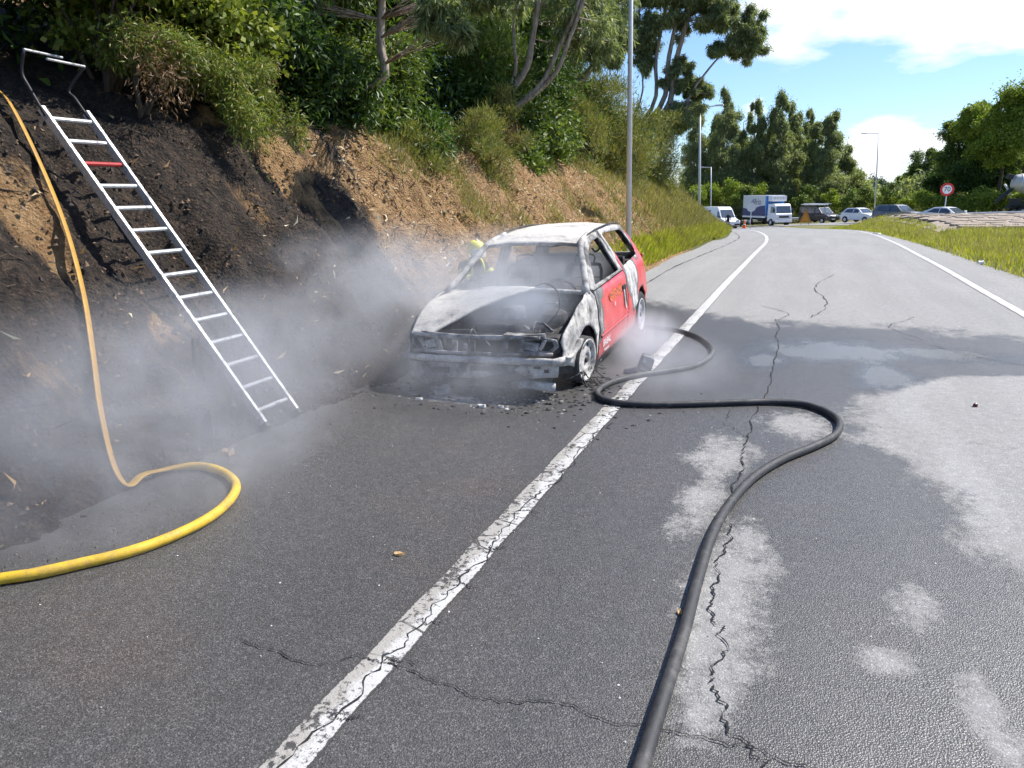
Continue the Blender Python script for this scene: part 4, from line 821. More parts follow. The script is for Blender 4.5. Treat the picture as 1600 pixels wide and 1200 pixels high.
k = M_('blister'); n = k.noise(22, 5, .7); k.base(k.ramp(n, [(.4, (.45, .05, .02)), (.5, (.70, .16, .05)), (.58, (.02, .015, .012)), (.7, (.5, .12, .06))])); k.rough(.6); k.bump(n, 1.0, .02); BLIS = k.m
panel('blistered_paint', [(1.58, .80), (1.75, .84), (1.95, .83), (2.12, .86), (2.14, .79), (2.05, .73), (1.85, .76), (1.70, .72), (1.6, .74)], lambda a, z: (bo(a, z) + .012 + .006 * noise.noise(Vector((a * 30, z * 30, 0))), a * YS, z), BLIS, ddoor, (), .03, 0)
WHITE = plain('white_print', (.78, .78, .77), .5, 0, .05)
def text(name, body, size, m, parent, origin, xdir, ydir, ext=.001):
    cu_ = bpy.data.curves.new(name, 'FONT'); cu_.body = body; cu_.size = size; cu_.extrude = ext; cu_.align_x = 'CENTER'; cu_.align_y = 'CENTER'; cu_.materials.append(m)
    o = bpy.data.objects.new(name, cu_); COL.objects.link(o); o.parent = parent; x = Vector(xdir).normalized(); y = Vector(ydir).normalized(); z = x.cross(y)
    o.matrix_local = Matrix((x, y, z)).transposed().to_4x4(); o.location = origin; bpy.context.view_layer.update()
    me = bpy.data.meshes.new_from_object(o.evaluated_get(bpy.context.evaluated_depsgraph_get())); mo = bpy.data.objects.new(name, me); COL.objects.link(mo); mo.parent = parent; mo.matrix_local = o.matrix_local; bpy.data.objects.remove(o); mo.name = name; return mo
yx = (0, 1, 0)
text('lettering', 'BABAL', .105, WHITE, ddoor, (bo(1.36, .36) + .022, 1.40 * YS, .365), (-.0, 1, 0), (.06, 0, 1)); text('lettering', 'babalauto', .05, WHITE, ddoor, (bo(1.36, .28) + .022, 1.42 * YS, .285), yx, (.09, 0, 1))
text('lettering', "''", .15, WHITE, ddoor, (bo(1.72, .66) + .02, 1.74 * YS, .645), yx, (.02, 0, 1))
# roof, windscreen frame, tailgate
def roof_fn(u, v):
    a = 1.55 + (3.27 - 1.55) * v; e = bo(a, 1.40) - .005 ; z = float(np.interp(a, [1.55, 1.8, 2.2, 2.8, 3.27], [1.335, 1.392, 1.425, 1.432, 1.385]))
    x = e * u; return (x, a * YS, z + .035 * (1 - u * u) + .008 * noise.noise(Vector((x * 4, a * 4, 0))))
ro = grid('roof', np.linspace(-1, 1, 25), np.linspace(0, 1, 25), roof_fn, BURNT_R, car); md = ro.modifiers.new('s', 'SOLIDIFY'); md.thickness = .02
ro['label'] = 'ash-white burnt roof'
bm = bmesh.new(); tube(bm, spline([(-.57, 1.555 * YS, 1.325), (-.3, 1.545 * YS, 1.35), (0, 1.54 * YS, 1.357), (.3, 1.545 * YS, 1.35), (.57, 1.555 * YS, 1.325)], 4), .02, 6); bm_obj('windscreen_header', bm, BURNT_G, car, True)
bm = bmesh.new(); tube(bm, spline([(-.74, 1.02 * YS, .93), (-.4, .93 * YS, .965), (0, .91 * YS, .975), (.4, .93 * YS, .965), (.74, 1.02 * YS, .93)], 4), .022, 6); bm_obj('cowl', bm, BURNT, car, True)
for s_ in (-1, 1): bm = bmesh.new(); tube(bm, spline([(s_ * (bo(a_, 1.40) + .004), a_ * YS, z_ + .012) for a_, z_ in ((1.60, 1.345), (1.8, 1.395), (2.2, 1.43), (2.8, 1.436), (3.25, 1.40))], 5), .010, 5); bm_obj('roof_seam', bm, SOOT, car, True)
bm = bmesh.new(); tube(bm, spline([(.08, 1.55 * YS, 1.33), (.2, 1.53 * YS, 1.322), (.32, 1.54 * YS, 1.335)], 4), .008, 5); bm_obj('loose_trim', bm, DARKM, car, True)
def tg_fn(u, v):
    a = 3.27 + .20 * v if v < 0 else 3.27; z = 1.385 - v; a = float(np.interp(z, [.25, .55, .85, .98, 1.385], [3.80, 3.83, 3.76, 3.66, 3.27])); return (u * (bo(a, min(z, 1.38)) - .01), a * YS, z)
panel('tailgate', [(-1, 0), (1, 0), (1, 1.1), (-1, 1.1)], tg_fn, BURNT_G, car, [[(-.82, .06), (.82, .06), (.86, .38), (-.86, .38)]], .1)
# bonnet: buckled sheet left over the far side only
def hood_fn(u, v):
    p0 = Vector((-.70, .12, .70)).lerp(Vector((-.50, .10, .685)), u); p1 = Vector((-.715, .99 * YS, .945)).lerp(Vector((.26, .93 * YS, 1.005)), u)
    p = p0.lerp(p1, v); p.z += .075 * math.sin(math.pi * min(1, v * 1.02)) * (1 - .35 * u) + .02 * math.sin(u * math.pi) * v + .012 * noise.noise(Vector((p.x * 6, p.y * 3, 1))); p.x -= .05 * math.sin(math.pi * v) * (1 - u); return tuple(p)
hd_ = grid('bonnet', np.linspace(0, 1, 18), np.linspace(0, 1, 24), hood_fn, BURNT_R, car); md = hd_.modifiers.new('s', 'SOLIDIFY'); md.thickness = .02; hd_['label'] = 'buckled ash-white bonnet sheet folded to one side'
# engine bay and front end
bm = bmesh.new(); bx(bm, (0, 1.03 * YS, .58), (1.4, .05, .72)); bm_obj('firewall', bm, SOOT, car)
bm = bmesh.new(); bx(bm, (0, 2.1 * YS, .20), (1.5, 2.2, .06)); bx(bm, (0, 3.3, .32), (1.35, .9, .05)); bm_obj('floor_pan', bm, SOOT, car)
bm = bmesh.new(); bx(bm, (.08, .62, .47), (.62, .42, .36), None, .05); bx(bm, (.02, .60, .68), (.42, .30, .10), None, .03); tube(bm, [(.2, .42, .6), (-.1, .40, .62), (-.3, .5, .55)], .035, 8); bx(bm, (-.42, .55, .50), (.22, .3, .22), None, .03); bm_obj('engine', bm, SOOT, car)
for s_ in (-1, 1):
    bm = bmesh.new(); lathe(bm, [(.13, 0), (.12, .1), (.07, .13), (.02, .13)], 14, Matrix.Translation((s_ * .50, .80, .68))); bx(bm, (s_ * .60, .55, .52), (.03, .8, .30)); bm_obj('strut_tower', bm, SOOT, car, False)
bm = bmesh.new(); tube(bm, spline([(-.79, .24, .485), (-.74, .08, .49), (-.4, .025, .495), (0, .01, .497), (.4, .025, .495), (.72, .07, .49), (.78, .2, .485)], 5), .030, 8, True, [(.7, 1.05 + .12 * math.sin(i_ * 1.7)) for i_ in range(31)]); bm_obj('bumper_beam', bm, BURNT, car, True)
bm = bmesh.new()
for (x0, x1, zc, zh, yy) in ((-.74, .74, .465, .035, .05), (-.70, .70, .545, .03, .045)): tube(bm, spline([(x0, yy + .07, zc), (x0 * .5, yy + .02, zc), (0, yy, zc), (x1 * .5, yy + .02, zc), (x1, yy + .07, zc)], 4), zh * .55, 6)
bm_obj('bumper_flange', bm, BURNT_G, car, True)
bm = bmesh.new(); tube(bm, spline([(.78, .19, .50), (.80, .30, .49), (.835, .42, .55), (.84, .50, .60)], 4), .02, 6, True, [(1.8, .7)] * 13); bm_obj('bumper_side_strip', bm, BURNT, car, True)
for (x, w_, z0, z1) in ((-.235, .05, .53, .66), (-.05, .035, .53, .68), (.27, .045, .53, .68), (-.13, .03, .53, .62)): bm = bmesh.new(); bx(bm, (x, .09, (z0 + z1) / 2), (w_, .02, z1 - z0), Matrix.Rotation(.08 * (1 if x < 0 else -.2), 3, 'Y')); bm_obj('radiator_strut', bm, BURNT_G, car)
bm = bmesh.new(); tube(bm, spline([(-.6, .16, .70), (-.3, .10, .69), (0, .09, .685), (.35, .10, .69), (.62, .16, .70)], 4), .024, 6); bx(bm, (.42, .14, .70), (.34, .10, .02), Matrix.Rotation(.05, 3, 'Y')); bm_obj('slam_panel', bm, BURNT_G, car)
bm = bmesh.new(); bx(bm, (-.02, .26, .46), (.95, .05, .40), None, .01); bm_obj('radiator', bm, SOOT, car)
for s_ in (-1, 1):   # headlight sockets: dark pocket, frame, bent reflector plate
    t_ = empty('headlight_socket'); t_.parent = car
    oo = [(s_ * x, z) for x, z in ((.36, .545), (.68, .55), (.74, .60), (.72, .665), (.62, .69), (.40, .685))]; ii = [(s_ * x, z) for x, z in ((.43, .565), (.65, .565), (.70, .605), (.685, .65), (.61, .67), (.45, .665))]
    panel('socket_frame', oo, lambda x, z: (x, .085 + .10 * (abs(x) / .75) ** 3, z), BURNT_G, t_, [ii], .04, .012)
    bm = bmesh.new(); bx(bm, (s_ * .56, .26, .61), (.34, .16, .15), None, .02); bm_obj('pocket', bm, SOOT, t_)
    bm = bmesh.new(); bx(bm, (s_ * .49, .15, .605), (.15, .05, .075), Matrix.Rotation(.2 * s_, 3, 'Y'), .012); bx(bm, (s_ * .60, .14, .62), (.03, .03, .10), Matrix.Rotation(.5 * s_, 3, 'Y')); bm_obj('reflector', bm, BURNT, t_)
# lower front: cross member, bracket, hanging sheet
bm = bmesh.new(); tube(bm, [(-.66, .16, .33), (0, .12, .30), (.66, .16, .33)], .045, 8); bx(bm, (0, .35, .24), (1.15, .5, .04)); bm_obj('cross_member', bm, SOOT, car, False)
br_ = [(.42, .36), (.52, .33), (.74, .34), (.755, .47), (.60, .475), (.50, .44), (.40, .44), (.33, .40)]; ho = [[(.62, .38), (.66, .38), (.66, .41), (.62, .41)], [(.47, .37), (.49, .37), (.49, .40), (.47, .40)], [(.53, .415), (.59, .415), (.59, .44), (.53, .44)]]
panel('bumper_bracket', br_, lambda x, z: (x, .06 + .06 * (abs(x) / .75) ** 3, z), BURNT, car, ho, .05, .012)
panel('valance', [(-.74, .25), (-.55, .22), (-.30, .30), (0, .31), (.30, .37), (.38, .42), (.30, .452), (-.2, .45), (-.5, .45), (-.75, .45)], lambda x, z: (x, .075 + .05 * (abs(x) / .75) ** 3 + .01 * noise.noise(Vector((x * 5, z * 9, 0))), z), BURNT_G, car, [[(-.50, .34), (-.30, .34), (-.30, .40), (-.46, .40)], [(-.1, .37), (.15, .38), (.15, .42), (-.1, .42)]], .06, .012)
bm = bmesh.new(); tube(bm, spline([(.30, .14, .24), (.42, .12, .26), (.60, .14, .24), (.68, .18, .22)], 4), .045, 8); bm_obj('hanging_pipe', bm, BURNT_G, car, True)
bm = bmesh.new(); tube(bm, spline([(.26, .94 * YS, 1.01), (.40, .88, 1.05), (.55, .78, .98), (.60, .62, .84), (.52, .45, .72)], 6), .006, 5); bm_obj('cable', bm, DARKM, car, True)
rr = random.Random(12)
for q in range(16):
    y0 = rr.uniform(.3, .85); x0 = rr.uniform(.0, .5) - (.35 if y0 < .45 else 0); x1, y1 = x0 + rr.uniform(-.1, .3), y0 + rr.uniform(-.25, .1); z0 = rr.uniform(.60, .72)
    bm = bmesh.new(); tube(bm, spline([(x0, y0, z0), ((x0 + x1) / 2, (y0 + y1) / 2, z0 + rr.uniform(-.05, .07)), (x1, y1, z0 - rr.uniform(.0, .12))], 4), rr.choice((.006, .009, .016)), 6); bm_obj('pipe', bm, rr.choice((SOOT, BURNT_G, BURNT_G)), car, True)
bm = bmesh.new(); bx(bm, (-.30, .30, .60), (.34, .05, .22), None, .02); bm_obj('fan_shroud', bm, SOOT, car); bm = bmesh.new(); lathe(bm, [(.001, .05), (.10, .05), (.11, .0), (.11, -.06)], 16, Matrix.Translation((.12, .72, .80))); bm_obj('air_filter', bm, BURNT_G, car, True)
for (x0, y0, z0, x1, y1, z1) in ((.36, .86, .86, .52, .84, .87), (.42, .5, .74, .62, .36, .70)):
    bm = bmesh.new(); tube(bm, [(x0, y0, z0), ((x0 + x1) / 2, (y0 + y1) / 2, z0 + .01), (x1, y1, z1)], .012, 5); bm_obj('engine_bay_strip', bm, BURNT_G, car)
# interior
bm = bmesh.new(); tube(bm, [(-.68, 1.18, .80), (0, 1.22, .82), (.68, 1.18, .80)], .05, 8); bx(bm, (0, 1.2, .66), (1.3, .18, .18), None, .03); bm_obj('dashboard', bm, SOOT, car)
bm = bmesh.new(); MW = Matrix.Translation((.36, 1.46, .86)) @ Matrix.Rotation(math.radians(-62), 4, 'X')
tube(bm, [tuple(MW @ Vector((.17 * math.cos(t), .17 * math.sin(t), 0))) for t in np.linspace(0, 2 * math.pi, 25)], .014, 6, False); tube(bm, [tuple(MW @ Vector((-.17, 0, 0))), tuple(MW @ Vector((.17, 0, 0)))], .012, 5); tube(bm, [tuple(MW @ Vector((0, 0, 0))), (.36, 1.22, .74)], .02, 6); bm_obj('steering_wheel', bm, SOOT, car)
for s_ in (-1, 1):
    t_ = empty('front_seat'); t_.parent = car
    bm = bmesh.new(); bx(bm, (s_ * .36, 1.95, .42), (.46, .48, .14), None, .04); bm_obj('seat_cushion', bm, SOOT, t_)
    bm = bmesh.new(); fr_ = [(s_ * .36 - .2, 2.18, .48), (s_ * .36 - .2, 2.33, .98), (s_ * .36 - .1, 2.36, 1.04), (s_ * .36 + .1, 2.36, 1.04), (s_ * .36 + .2, 2.33, .98), (s_ * .36 + .2, 2.18, .48)]; tube(bm, spline(fr_, 3), .02, 6)
    for zz_ in (.6, .7, .8, .9): tube(bm, [(s_ * .36 - .2, 2.18 + (zz_ - .48) * .3, zz_), (s_ * .36 + .2, 2.18 + (zz_ - .48) * .3, zz_)], .006, 4)
    bm_obj('seat_frame', bm, SOOT, t_, True)
    bm = bmesh.new(); tube(bm, spline([(s_ * .36 - .1, 2.36, 1.03), (s_ * .36 - .1, 2.39, 1.14), (s_ * .36 + .1, 2.39, 1.14), (s_ * .36 + .1, 2.36, 1.03)], 3), .012, 5); bm_obj('headrest_frame', bm, SOOT, t_, True)
bm = bmesh.new(); bx(bm, (0, 3.0, .45), (1.2, .5, .16), None, .04); bx(bm, (0, 3.25, .76), (1.2, .12, .52), Matrix.Rotation(-.22, 3, 'X'), .03); bm_obj('rear_seat', bm, SOOT, car)
bm = bmesh.new(); bx(bm, (0, 3.58, .94), (1.25, .5, .03)); bm_obj('parcel_shelf', bm, SOOT, car)
bm = bmesh.new(); tube(bm, spline([(.60, 2.1, 1.33), (.60, 2.12, 1.24), (.56, 2.1, 1.21), (.53, 2.08, 1.25)], 4), .012, 5); bm_obj('belt_anchor', bm, DARKM, car, True)
# wheels
def wheel(nm, x, y, z, r, rim_r, w, s_, mrim, mtyre, flat=False, rim_holes=9):
    t_ = empty(nm, (x, y, z)); t_.parent = car; Mx = Matrix.Rotation(math.pi / 2 * s_, 4, 'Y')
    bm = bmesh.new()
    if not flat: lathe(bm, [(rim_r * .98, -w * .45), (r * .9, -w * .5), (r, -w * .36), (r, w * .36), (r * .9, w * .5), (rim_r * .98, w * .46)], 32, Mx)
    else:
        lathe(bm, [(rim_r * .95, -w * .5), (rim_r * 1.10, -w * .55), (rim_r * 1.14, -w * .1), (rim_r * 1.1, w * .45), (rim_r * .96, w * .4)], 32, Mx)
        for i in range(60):
            t = R.uniform(math.pi * 1.05, math.pi * 1.95); p = Vector((s_ * R.uniform(-.08, .14), math.cos(t) * rim_r * 1.12, math.sin(t) * rim_r * 1.1)); tube(bm, [p, p + Vector((s_ * R.uniform(-.04, .1), R.uniform(-.12, .12), -R.uniform(0, .07)))], .006, 4)
    bm_obj('tyre', bm, mtyre, t_, True)
    rm = bmesh.new(); lathe(rm, [(rim_r, w * .46), (rim_r * .96, w * .50), (rim_r * .88, w * .44), (rim_r * .80, w * .30), (rim_r * .55, w * .36), (rim_r * .34, w * .42), (rim_r * .30, w * .34), (rim_r * .12, w * .36), (0.001, w * .37)], 36, Mx); ro_ = bm_obj('rim', rm, mrim, t_, True)
    for i in range(rim_holes):
        t = 2 * math.pi * i / rim_holes; h = bmesh.new(); lathe(h, [(.001, 0), (.020, 0), (.023, -.006)], 8, Mx @ Matrix.Translation((rim_r * .69 * math.cos(t), rim_r * .69 * math.sin(t), w * .345)) @ Matrix.Diagonal((1.0, 1.0, 1, 1))); bm_obj('rim_hole', h, SOOT, ro_)
    bm = bmesh.new(); lathe(bm, [(.03, w * .30), (.03, w * .43), (.001, w * .44)], 10, Mx); bm_obj('hub', bm, DARKM, t_, True)
    return t_
wf = wheel('front_wheel', .745, WF[0] * YS, .34, .26, .205, .17, 1, RIMM, SOOT, True); wf['label'] = 'burnt bare front rim with tyre remains'; wf.rotation_euler = (0, .05, -.12)
wheel('front_wheel', -.745, WF[0] * YS, .375, .26, .205, .17, -1, RIMM, SOOT, True)
wr_ = wheel('rear_wheel', .725, WR[0] * YS, .283, .285, .205, .18, 1, SILV, TYRE, False, 7); wr_['label'] = 'rear wheel with silver trim and intact tyre'
wheel('rear_wheel', -.725, WR[0] * YS, .325, .285, .205, .18, -1, SILV, TYRE, False, 7)
for s_ in (-1, 1):
    for c_, r_ in ((WF, .34), (WR, .35)):
        bm = bmesh.new(); n_ = 14
        rg = [[bm.verts.new((s_ * x, (c_[0] + r_ * math.cos(t)) * YS, c_[1] + r_ * math.sin(t))) for t in np.linspace(-.1, math.pi + .1, n_)] for x in (.46, .785)]
        for i in range(n_ - 1): bm.faces.new((rg[0][i], rg[0][i + 1], rg[1][i + 1], rg[1][i]))
        bm.faces.new(rg[0]); bm_obj('wheel_well', bm, SOOT, car)
bm = bmesh.new(); bx(bm, (.64, 3.76 * YS, .86), (.10, .03, .22), None, .01); bm_obj('tail_light', bm, plain('tail_red', (.4, .02, .02), .3), car)
tag(car, 'burnt-out red three-door hatchback with ash-white front, standing on the hard shoulder', 'car')

# mirror torn off the car, lying on the white line
mir = empty('wing_mirror', (-1.46, 7.38, RZt(-1.46, 7.38) + .005), math.radians(12))
MIRM = plain('mirror_plastic', (.10, .10, .11), .5, 0, .2)
bm = bmesh.new(); bx(bm, (.03, 0, .10), (.15, .13, .18), Matrix.Rotation(.25, 3, 'Y') @ Matrix.Rotation(.15, 3, 'X'), .03, .85); bm_obj('housing', bm, MIRM, mir)
bm = bmesh.new(); bx(bm, (.045, -.068, .10), (.11, .008, .13), Matrix.Rotation(.25, 3, 'Y') @ Matrix.Rotation(.15, 3, 'X'), .003); bm_obj('glass', bm, plain('mirror_glass', (.35, .38, .42), .15, .8, .05), mir)
bm = bmesh.new(); bx(bm, (-.12, -.02, .03), (.16, .10, .05), Matrix.Rotation(-.15, 3, 'Y'), .015, .7); bm_obj('mount', bm, MIRM, mir)
tag(mir, 'grey wing mirror torn off and standing on the white line beside the hose', 'mirror')

# ------------------------------------------------------------------ debris
ASHW = plain('ash_white', (.55, .53, .49), .9, 0, .3, 30); CHAR = plain('char', (.02, .019, .018), .95, 0, .4, 30); LEAFB = plain('dead_leaf', (.46, .29, .13), .7, 0, .3, 30)
def shard(name, x, y, sx, sy, sz, m, label, cat, rz=0, seed=0, group=None, z=None, n=9):
    rr = random.Random(seed); bm = bmesh.new(); ring = [(math.cos(2 * math.pi * i / n) * rr.uniform(.6, 1) * sx / 2, math.sin(2 * math.pi * i / n) * rr.uniform(.6, 1) * sy / 2) for i in range(n)]
    lo = [bm.verts.new((px, py, 0)) for px, py in ring]; hi = [bm.verts.new((px * .9, py * .9, sz * rr.uniform(.5, 1.2))) for px, py in ring]; c = bm.verts.new((0, 0, sz * rr.uniform(.3, .9)))
    for i in range(n): bm.faces.new((lo[i], lo[(i + 1) % n], hi[(i + 1) % n], hi[i])); bm.faces.new((hi[i], hi[(i + 1) % n], c))
    o = bm_obj(name, bm, m); o.location = (x, y, (RZt(x, y) if z is None else z) + .003); o.rotation_euler = (0, 0, rz); tag(o, label, cat, group); return o
shard('ash_block', -2.52, 5.72, .11, .09, .025, ASHW, 'pale ash block on the road in front of the bumper', 'debris', .3, 1, n=6)
shard('ash_lump', -2.36, 5.76, .06, .05, .02, ASHW, 'small ash lump right of the pale ash block', 'debris', 0, 2); shard('ash_lump', -2.28, 5.70, .05, .04, .015, ASHW, 'ash lump furthest right of the pale ash block', 'debris', 1, 3)
shard('ash_lump', -3.15, 5.75, .09, .06, .02, ASHW, 'ash lump on the road left of the pale ash block', 'debris', 1, 4)
shard('crumpled_sheet', -3.07, 6.02, .24, .16, .07, BURNT_G, 'crumpled grey sheet under the far headlight', 'debris', .4, 5)
shard('dead_leaf', -1.83, 3.05, .075, .035, .012, LEAFB, 'curled tan leaf on dark asphalt left of the white line', 'leaf', .3, 6); shard('dead_leaf', -.395, 2.97, .035, .05, .012, LEAFB, 'orange leaf touching the black hose', 'leaf', .2, 7)
shard('plastic_shard', 1.42, 7.03, .05, .06, .025, plain('shard_red', (.10, .012, .015), .3), 'dark red plastic shard on the right-hand asphalt', 'debris', .5, 8)
v_ = XVERGE(21.0) + .15; shard('litter', v_ - .15, 21.6, .24, .16, .07, plain('litter_white', (.75, .75, .74), .6), 'white crumpled litter at the edge of the verge grass', 'litter', 0, 9)
v_ = XVERGE(42) - .1; shard('litter', v_, 41, .55, .5, .03, plain('litter_pale', (.72, .72, .7), .7), 'flat white paper on the gravel shoulder further up the verge', 'litter', 0, 10)
shard('stone', -3.75, 3.98, .12, .10, .05, plain('stone_tan', (.30, .21, .14), .9), 'tan stone at the foot of the bank inside the yellow loop', 'stone', 0, 11)
bm = bmesh.new(); vs_ = [bm.verts.new(p) for p in ((-.09, -.03, 0), (.09, -.02, 0), (.02, .05, .20), (0, .10, 0))]
for f in ((0, 1, 2), (1, 3, 2), (3, 0, 2), (0, 3, 1)): bm.faces.new([vs_[i] for i in f])
o = bm_obj('burnt_stump', bm, CHAR); o.location = (-3.98, 4.03, bankz(-3.98, 4.03) - .02); tag(o, 'pointed charred stump at the foot of the bank', 'stump')
bm = bmesh.new(); limb(bm, (0, 0, 0), (.03, -.02, .28), .022, .01, random.Random(3), n=5); o = bm_obj('charred_stub', bm, CHAR); o.location = (-4.25, 4.28, bankz(-4.25, 4.28) - .02); tag(o, 'thin upright charred stub above the pointed stump', 'stump')
def scatter(name, n, area, size, m, seed, label, flat=.35):
    rng = np.random.default_rng(seed); V = []; F = []
    for i in range(n):
        x, y = area(rng); s_ = size * rng.uniform(.35, 1.5); z = (bankz(x, y) if x < XFOOT(y) + .1 else RZt(x, y)) + .002; b_ = len(V); r0 = rng.random() * 6.3; e = rng.uniform(.35, 1)
        for q in range(5):
            t = r0 + 2 * math.pi * q / 5; V.append((x + math.cos(t) * s_ * rng.uniform(.6, 1), y + math.sin(t) * s_ * e * rng.uniform(.6, 1), z))
        V.append((x + rng.normal() * s_ * .2, y + rng.normal() * s_ * .2, z + s_ * flat * rng.uniform(.5, 1.5)))
        F += [(b_ + q, b_ + (q + 1) % 5, b_ + 5) for q in range(5)]
    return tag(mesh_obj(name, V, F, m), label, 'debris', kind='stuff')
scatter('ash_crumbs', 170, lambda r: (-2.6 + r.normal() * .6, 6.0 + r.normal() * .2), .016, plain('ash_grey', (.30, .29, .27), .95, 0, .4, 30), 1, 'ash crumbs strewn under and before the burnt bumper'); scatter('char_crumbs', 330, lambda r: (-2.5 + r.normal() * .6, 6.1 + r.normal() * .3), .024, CHAR, 2, 'black char crumbs under the car front')
scatter('char_ring', 90, lambda r: (-1.75 + r.normal() * .12, 6.75 + r.normal() * .22), .03, CHAR, 3, 'burnt tyre scraps around the front rim')
scatter('gravel', 1300, lambda r: (-3.70 + r.normal() * .16, .8 + r.random() * 6.5), .0075, plain('gravel', (.16, .13, .105), .95, 0, .4, 40), 4, 'gravel and grit along the foot of the scorched bank', .8); scatter('clods', 1700, lambda r: (-3.92 - r.random() ** 1.4 * 1.9, .8 + r.random() * 7.7), .026, plain('clod_dark', (.045, .036, .03), .95, 0, .6, 14), 5, 'charred soil clods on the lower bank', .8)
scatter('pale_grit', 240, lambda r: (-3.3 + r.random() * 4.5, 1.4 + r.random() * 5), .0055, ASHW, 6, 'pale grit specks on the near asphalt', .6); scatter('brown_clods', 900, lambda r: (-3.92 - r.random() * 1.9, .8 + r.random() * 8.2), .022, plain('clod_brown', (.17, .11, .07), .95, 0, .5, 14), 8, 'brown soil crumbs on the scorched slope', .8); scatter('tan_clods', 900, lambda r: (-3.9 - r.random() * 1.9, 7.8 + r.random() * 8), .035, plain('clod_tan', (.30, .21, .13), .95), 7, 'soil clods on the tan slope behind the car', .8)

# ------------------------------------------------------------------ vehicles on the far road (x forward, y left)
GLASS = M_('dark_glass'); GLASS.base(GLASS.mix(GLASS.noise(2), (.03, .04, .055), (.10, .13, .17))); GLASS.rough(.08); GLASS.b.inputs['Specular IOR Level'].default_value = .8; GLASS = GLASS.m
VW = plain('vehicle_white', (.74, .75, .76), .35, 0, .06, 3, .4); VB = plain('vehicle_black', (.02, .021, .023), .3, 0, .2, 3, .5); VG = plain('vehicle_grey', (.12, .125, .135), .3, .3, .15, 3, .5); VN = plain('vehicle_navy', (.02, .03, .13), .4, 0, .1); VBL = plain('vehicle_blue', (.03, .22, .62), .4, 0, .1)
PLAS = plain('black_plastic', (.025, .025, .027), .7); LAMP = plain('lamp_lens', (.62, .64, .66), .15, .3, .05); PLATE = plain('plate_white', (.75, .75, .72), .4); BOXG = plain('box_white', (.60, .61, .60), .5, 0, .05, 2); CONC = plain('drum_grey', (.45, .45, .44), .5, .2, .12, 4); SRED = plain('sign_red', (.62, .02, .02), .4); SWHT = plain('sign_white', (.80, .80, .79), .4, 0, .03); SBLK = plain('sign_black', (.02, .02, .02), .5); GALV = plain('galvanised', (.60, .61, .62), .5, .2, .12, 10); ORNG = plain('orange', (.80, .13, .01), .5, 0, .1); YSIGN = plain('works_sign', (.45, .17, .01), .5, 0, .1)
def vehicle(name, label, cat, loc, heading, prof_, w, belt, roofw, paint, wins, shields, wheels, wr, group=None, ztop=None):
    t = empty(name, loc, heading); zt = ztop or max(p[1] for p in prof_)
    hw = lambda z: w / 2 if z <= belt else w / 2 + (roofw / 2 - w / 2) * (z - belt) / (zt - belt)
    bm = bmesh.new(); Lv = [bm.verts.new((x, hw(z), z)) for x, z in prof_]; Rv = [bm.verts.new((x, -hw(z), z)) for x, z in prof_]; n_ = len(prof_)
    bm.faces.new(Lv); bm.faces.new(Rv[::-1])
    for i in range(n_): bm.faces.new((Lv[i], Rv[i], Rv[(i + 1) % n_], Lv[(i + 1) % n_]))
    bmesh.ops.triangulate(bm, faces=[f for f in bm.faces if len(f.verts) > 4]); o = bm_obj('body', bm, paint, t); md = o.modifiers.new('b', 'BEVEL'); md.width = .035; md.segments = 2; md.limit_method = 'ANGLE'; md.angle_limit = .5
    for s_ in (1, -1):
        for wp in wins:
            bm = bmesh.new(); vs = [bm.verts.new((x, s_ * (hw(z) + .012), z)) for x, z in wp]; bm.faces.new(vs if s_ > 0 else vs[::-1]); wo_ = bm_obj('side_window', bm, GLASS, t)
    for (x0, z0, x1, z1, nm_, ins, mm) in shields:
        d = Vector((x1 - x0, 0, z1 - z0)).normalized(); nn = Vector((d.z, 0, -d.x)); nn = nn if nn.x * (1 if x0 > 0 else -1) > 0 else -nn; bm = bmesh.new()
        vs = [bm.verts.new(Vector((x, y_ * (hw(z) - ins), z)) + nn * .014) for (x, z, y_) in ((x0, z0, 1), (x0, z0, -1), (x1, z1, -1), (x1, z1, 1))]; bm.faces.new(vs); bm_obj(nm_, bm, mm, t)
    for wx in wheels:
        for s_ in (1, -1):
            we = empty('wheel', (wx, s_ * (w / 2 - .09), wr)); we.parent = t; Mx = Matrix.Rotation(-math.pi / 2 * s_, 4, 'X')
            bm = bmesh.new(); lathe(bm, [(wr * .6, -.1), (wr * .95, -.11), (wr, -.07), (wr, .08), (wr * .95, .115), (wr * .62, .115)], 20, Mx); bm_obj('tyre', bm, TYRE, we, True)
            bm = bmesh.new(); lathe(bm, [(wr * .62, .11), (wr * .56, .08), (wr * .2, .10), (.001, .11)], 16, Mx); bm_obj('rim', bm, SILV, we, True)
            bm = bmesh.new(); r_ = wr * 1.16; y0_ = s_ * (w / 2 + .006); vs = [bm.verts.new((wx + r_ * math.cos(a_), y0_, wr + r_ * math.sin(a_))) for a_ in np.linspace(-.35, math.pi + .35, 14)]; bm.faces.new(vs); bm_obj('wheel_arch', bm, PLAS, t)
            we.location.y = s_ * (w / 2 - .075)
    tag(t, label, cat, group); return t, hw
def vbox(nm, t, c, d, m, bev=.02, rot=None): bm = bmesh.new(); bx(bm, c, d, rot, bev); return bm_obj(nm, bm, m, t)
def front(t, xf, w, zl, zg, zb):
    for s_ in (1, -1): vbox('headlight', t, (xf - .02, s_ * (w / 2 - .27), zl), (.12, .36, .18), LAMP)
    vbox('grille', t, (xf + .005, 0, zg), (.06, w * .45, .14), PLAS); vbox('bumper', t, (xf - .03, 0, zb), (.16, w * .98, .22), PLAS, .04); vbox('number_plate', t, (xf + .06, 0, zb + .02), (.02, .5, .11), PLATE, .003)
